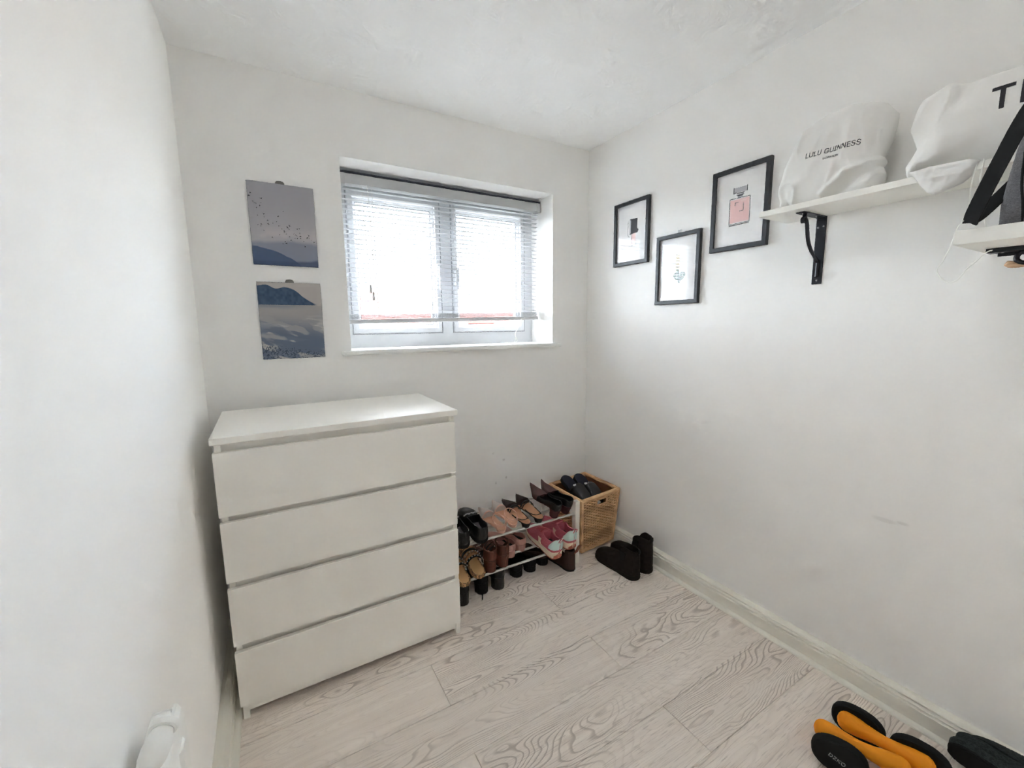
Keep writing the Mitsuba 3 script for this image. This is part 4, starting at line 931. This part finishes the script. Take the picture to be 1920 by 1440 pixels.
block('brown strappy block heel sandal, right one, beside the dusty pink shoe', pose((-.815, -.376, .114), 1, 5), -1, M_BROWN, M_BRN2, M_BROWN, .060, 'heeled_sandal', True)

# leopard sandals
def leopard(label, M, flip):
    k = shoe('sandal', label); S = shape_round(.250, .040, .033)
    put(k, 'sole', plate(S, flat(0), .020, .002, flip=flip), M_LEO, M)
    put(k, 'insole', plate(S, flat(.020), .002, -.007, flip=flip), M_LEOI, M, label='tan insole')
    for j, yy in enumerate((.085, .120, .150, .178)):
        arc = [(.041*math.cos(a), yy, .018+(.046-.004*j)*math.sin(a)) for a in np.linspace(0, math.pi, 15)]
        put(k, 'strap', ribbon(np.array(arc), (0, 1, 0), .014, .003), M_LEO if j % 2 else M_BLKM, M)
        if j < 2:
            for a in np.linspace(.5, math.pi-.5, 7):
                put(k, 'bead', hullpts(trimesh.creation.icosphere(1, .0036).vertices+np.array([.043*math.cos(a), yy, .020+.048*math.sin(a)])), M_SILV, M, True, 'silver bead')
leopard('leopard print sandal with silver beads, left one, half behind the chest', pose((-1.047, -.418, .112), -2, 7), 1)
leopard('leopard print sandal with silver beads, right one, beside the brown sandals', pose((-.966, -.405, .118), -5, 9), -1)

# shoes on the floor under the rack
def low_heel(label, M, flip, m, mh, hh, name='heeled_shoe'):
    k = shoe(name, label); S = shape_round(.240, .038, .033)
    zf = PCH([0, .18, .45, .66, 1], [hh, hh-.002, hh*.4, 0, .004])
    put(k, 'sole', plate(S, zf, .005, .001, flip=flip), mh, M)
    put(k, 'heel', heel_block(S, zf, .20, 0, .98, .0), mh, M)
    h = PCH([0, .1, .25, .5, .6, .8, 1], [.036, .038, .030, .024, .036, .032, .012])
    put(k, 'upper', upper(S, lambda s: zf(s)+.003, h, .03, .55, .004, flip=flip), m, M)
low_heel('black chunky heeled shoe on the floor, leftmost under the rack by the chest', pose((-1.043, -.392, 0), 0), 1, M_BLK, M_BLK, .058)
low_heel('black chunky heeled shoe on the floor with a loose strap beside it', pose((-.925, -.362, 0), 3), 1, M_BLKM, M_BLKM, .052)
low_heel('black chunky heeled shoe on the floor, under the brown sandals', pose((-.838, -.372, 0), 4), -1, M_BLK, M_BLK, .058)
low_heel('black flat shoe on the floor, left one, under the dusty pink shoes', pose((-.706, -.332, 0), 6), 1, M_BLKM, M_BLKM, .030)
low_heel('black flat shoe on the floor, right one, under the pink sneaker', pose((-.622, -.330, 0), 3), -1, M_BLKM, M_BLKM, .030)
low_heel('brown heeled shoe on the floor between black shoe and brown boot', pose((-.530, -.312, 0), 3), 1, M_BRN2, M_BLKM, .036)
sp = thing('strap', 'thin black strap end lying on the floor below the lower bar', 'strap')
part(sp, 'band', ribbon(spline([(-.925, -.330, .004), (-.938, -.362, .006), (-.950, -.386, .0035), (-.957, -.398, .0025)], 14), (1, .4, 0), .008, .003), M_BLKM, False)
bb = shoe('ankle_boot', 'brown leather ankle boot with a pointed tab, under the right pink sneaker by the post'); S = shape_round(.235, .036, .031); M = pose((-.438, -.436, 0), 6)
put(bb, 'sole', plate(S, flat(0), .014, .002), M_BLKM, M)
hb = PCH([0, .06, .2, .245, .30, .5, .8, 1], [.100, .102, .098, .060, .052, .056, .044, .016])
put(bb, 'upper', upper(S, flat(.012), hb, .03, .17, .012, wall=.005), M_BRN2, M)
put(bb, 'pull_tab', hullpts([(.004, -.004, .100), (.030, -.006, .138), (.064, .004, .126), (.034, .002, .098), (.004, .001, .100), (.030, -.001, .138), (.064, .009, .126), (.034, .007, .098)]), 'm_tab_brown', M, False)

# dark suede ankle boots in front of the basket
def suede(label, M, flip, hs, slump=0.0):
    k = shoe('ankle_boot', label); S = shape_round(.292, .050, .039)
    put(k, 'sole', plate(S, PCH([0, .8, 1], [0, 0, .010]), lambda s: .024 if s < .32 else .016, .004, flip=flip), M_SOLEB, M)
    h = PCH([0, .05, .22, .33, .41, .52, .72, .9, 1], [hs, hs+.004, hs+.006, hs-.012, .100, .074, .060, .046, .016])
    put(k, 'upper', upper(S, flat(.014), h, .035, .345, .012, flip=flip, wall=.007, lean=.80, top=.5), M_SUEDE, M)
    put(k, 'insole', plate(S, flat(.027), .002, -.010, .06, .5, flip=flip), M_BLKM, M)
    put(k, 'pull_loop', ribbon(np.array([(0, .004, .014+hs-.02), (0, -.006, .014+hs), (0, -.004, .014+hs+.016), (0, .006, .014+hs+.010), (0, .010, .014+hs-.012)]), (1, 0, 0), .014, .002), M_BLKM, M, False)
    for q in (-1, 1): put(k, 'elastic_panel', hullpts([(q*(.0395-.002*t-.0001*j), .075+.02*u*(.4+.6*t), .035+t*(hs-.04)) for t in (0, 1) for u in (-1, 1) for j in (0, 20)]), M_BLKM, M, False)
    put(k, 'toe_seam', tube([(.050*math.cos(a)*.92, .180-.010*math.sin(a), .016+.066*math.sin(a)**.8) for a in np.linspace(.15, math.pi-.15, 16)], .0016, 5), M_BLKM, M, True)
suede('dark suede ankle boot with a low shaft, left one, in front of the wicker basket', pose((-.206, -.668, 0), 2), 1, .136)
suede('dark suede ankle boot standing against the skirting, right one of its pair', pose((-.106, -.660, 0), -1), -1, .170)

# black slip-ons lying heel up in the basket
def slipon(label, M, flip):
    k = shoe('clog', label); S = shape_round(.270, .047, .038)
    put(k, 'sole', plate(S, flat(0), lambda s: .024 if s < .3 else .014, .003, flip=flip), M_BLKM, M)
    put(k, 'insole', plate(S, flat(.022), .003, -.001, 0, .66, flip=flip), M_NAVY2, M, label='dark navy insole')
    h = PCH([0, .40, .46, .6, .8, 1], [.010, .012, .058, .060, .048, .018])
    put(k, 'vamp', upper(S, flat(.016), h, 0, .01, .004, .44, 1, flip=flip), M_GLOSS, M)
    put(k, 'strap', ribbon(np.array([(.049*math.cos(a), .122, .022+.048*math.sin(a)) for a in np.linspace(0, math.pi, 15)]), (0, 1, 0), .012, .003), M_GLOSS, M)
    put(k, 'buckle', box(.016, .036, .116, .128, .066, .070, .001), M_SILV, M, False, 'small metal buckle')
slipon('black clog with a navy insole, left one, lying heel up in the wicker basket', pose((-.222, -.055, .352), 183, -27), 1)
slipon('black clog with a navy insole, right one, lying heel up in the wicker basket', pose((-.122, -.060, .346), 176, -27), -1)

# ------------------------------------------------------------------ push-up bars lying on their sides
M_ORANGE = mat('orange_grip', srgb(236, 146, 26), .6, .35)
M_RUB = mat('black_rubber', srgb(17, 18, 18), .75, .25)
M_WHT = mat('white_print', srgb(150, 150, 150), .7, .2)
def oval(rl, rv, th, n=40):
    """thick rounded oval disc: local x along the grip, y up, z its normal"""
    prof = [(0, 0), (.80, 0), (.92, .06), (.98, .22), (1, .5), (.98, .78), (.92, .94), (.80, 1), (0, 1)]
    a = np.linspace(0, 2*np.pi, n, endpoint=False)
    c, s = np.sign(np.cos(a))*np.abs(np.cos(a))**.85, np.sign(np.sin(a))*np.abs(np.sin(a))**.85
    return grid_loft([np.stack([rl*max(q, .02)*c, rv*max(q, .02)*s, 0*a+th*t] , 1) for q, t in prof])
def pushup(label, g0, g1, pads, side, text=None):
    k = thing('push_up_bar', label, 'exercise equipment')
    g0, g1 = np.array(g0), np.array(g1); d = g1-g0; Lg = np.linalg.norm(d); d /= Lg
    n = np.cross([0, 0, 1.0], d); n /= np.linalg.norm(n); n *= side
    s = np.array([0, .015, .05, .11, .2, .34, .5, .66, .8, .89, .95, .985, 1]); r = np.array([.003, .014, .023, .0275, .0265, .021, .0175, .021, .0265, .0275, .023, .014, .003])
    from scipy.interpolate import PchipInterpolator
    q = np.unique(np.r_[s, np.linspace(0, 1, 40)])
    part(k, 'grip', tube(g0+d*Lg*q[:, None], PchipInterpolator(s, r)(q), 24), M_ORANGE, True, 'contoured orange grip')
    for j, (pc, t_) in enumerate(pads):
        pc = np.array(pc); up = np.array([0, 0, 1.0])
        o = oval(.067, .0515, .030)
        key = part(k, 'foot', axes(o, d*(1 if side > 0 else -1), up, np.cross(d*(1 if side > 0 else -1), up), pc), M_RUB, 35, 'black oval foot')
        gpt = g0+d*Lg*t_
        nm = np.cross(d*(1 if side > 0 else -1), up)
        part(k, 'neck', hullpts(np.vstack([trimesh.creation.icosphere(1, .016).vertices+gpt, trimesh.creation.icosphere(1, .013).vertices*[1, 1, 1]+(pc+nm*.015)*[1, 1, 0]+np.array([0, 0, max(pc[2], .024)])])), M_RUB, True)
        if text and j == 0:
            f = nm if np.dot(nm, np.array([-1, -1, .5])) > 0 else -nm
            base = pc+(nm*.030 if f is nm else 0*nm)
            rt = np.cross(up, f); rt /= np.linalg.norm(rt)
            t = meshkit.text_mesh(text, .011, .0006)
            c_, s_ = math.cos(math.radians(-18)), math.sin(math.radians(-18))
            part(key, 'lettering', axes(t, rt*c_+up*s_, -rt*s_+up*c_, f, base+f*.0002-rt*.026+up*.000), M_WHT, False, 'small pale lettering')
def P3(a, b, t): return np.array(a)+(np.array(b)-np.array(a))*t
h1a, h1b = np.array([-.380, -1.545, .062]), np.array([-.306, -1.755, .062])
h2a, h2b = np.array([-.284, -1.568, .062]), np.array([-.245, -1.788, .062])
pushup('push-up bar with an orange grip on its side, pale lettering on its foot', h1a, h1b, [((-.428, -1.632, .0525), .30), ((-.372, -1.792, .0525), .90)], -1, 'DZKO')
pushup('push-up bar with an orange grip lying on its side, nearer the skirting', h2a, h2b, [((-.232, -1.606, .0525), .22), ((-.208, -1.745, .0525), .85)], 1)

# ------------------------------------------------------------------ dark fleece slipper on its side against the skirting
def _fle(p, n, uv): return mix(srgb(30, 34, 34), srgb(58, 64, 63), noise(p.x*500, p.y*500, p.z*500))
M_FLEECE = mat('fleece', mikit.proc(_fle), .95, .1, sheen=.4, bump=mikit.proc(lambda p, n, uv: fbm(p.x*320, p.y*320, p.z*320, 2), 8e-4), bump_scale=.002)
sl_ = thing('slipper', 'dark grey fleece slipper on its side, black sole outward, right of the push-up bars', 'slipper')
S = shape_round(.285, .044, .043)
up = np.array([-.30, 0, .954]); up /= np.linalg.norm(up); ln = np.array([0.04, -1.0, 0]); ln /= np.linalg.norm(ln); nin = np.cross(up, ln); nin = nin if nin[0] > 0 else -nin
ORG = np.array([-.104, -1.772, .0425])
def sl_put(name, z0, th, grow, lift, m, lab=None, fwd=0):
    mm = axes(cat(plate(S, flat(z0), th, grow-.004, .03), plate(S, flat(z0+th*.12), th*.76, grow-.001, .012), plate(S, flat(z0+th*.26), th*.48, grow, .012)), up, ln, nin, ORG+up*lift+ln*fwd)
    if np.linalg.det(np.stack([up, ln, nin], 1)) < 0: mm.invert()
    part(sl_, name, mm, m, 40, lab)
sl_put('sole', 0, .010, -.002, 0, M_RUB, 'black sole')
sl_put('lower_band', .006, .028, .002, .001, M_FLEECE)
sl_put('upper_band', .0325, .026, -.005, .009, M_FLEECE, None, .008)
h = PCH([0, .1, .4, .6, .85, 1], [.010, .018, .034, .034, .020, .006])
mm = axes(upper(S, flat(.0565), h, 0, .01, .003, .03, 1, grow=-.014), up, ln, nin, ORG+up*.016+ln*.030)
if np.linalg.det(np.stack([up, ln, nin], 1)) < 0: mm.invert()
part(sl_, 'upper', mm, M_FLEECE, 40)
ring = [(.026*math.cos(a), .135+.013*math.sin(a)) for a in np.linspace(0, 2*np.pi, 24)]
logo = LineString([(-.024, 0), (-.016, .006), (-.006, -.004), (.004, .006), (.014, -.004), (.024, .004)]).buffer(.0022)
lg = axes(extrude(logo, .0006), ln, up, -nin, ORG+ln*.132+up*.004-nin*.0002)
part(sl_, 'logo', lg, M_WHT, False, 'pale printed mark')
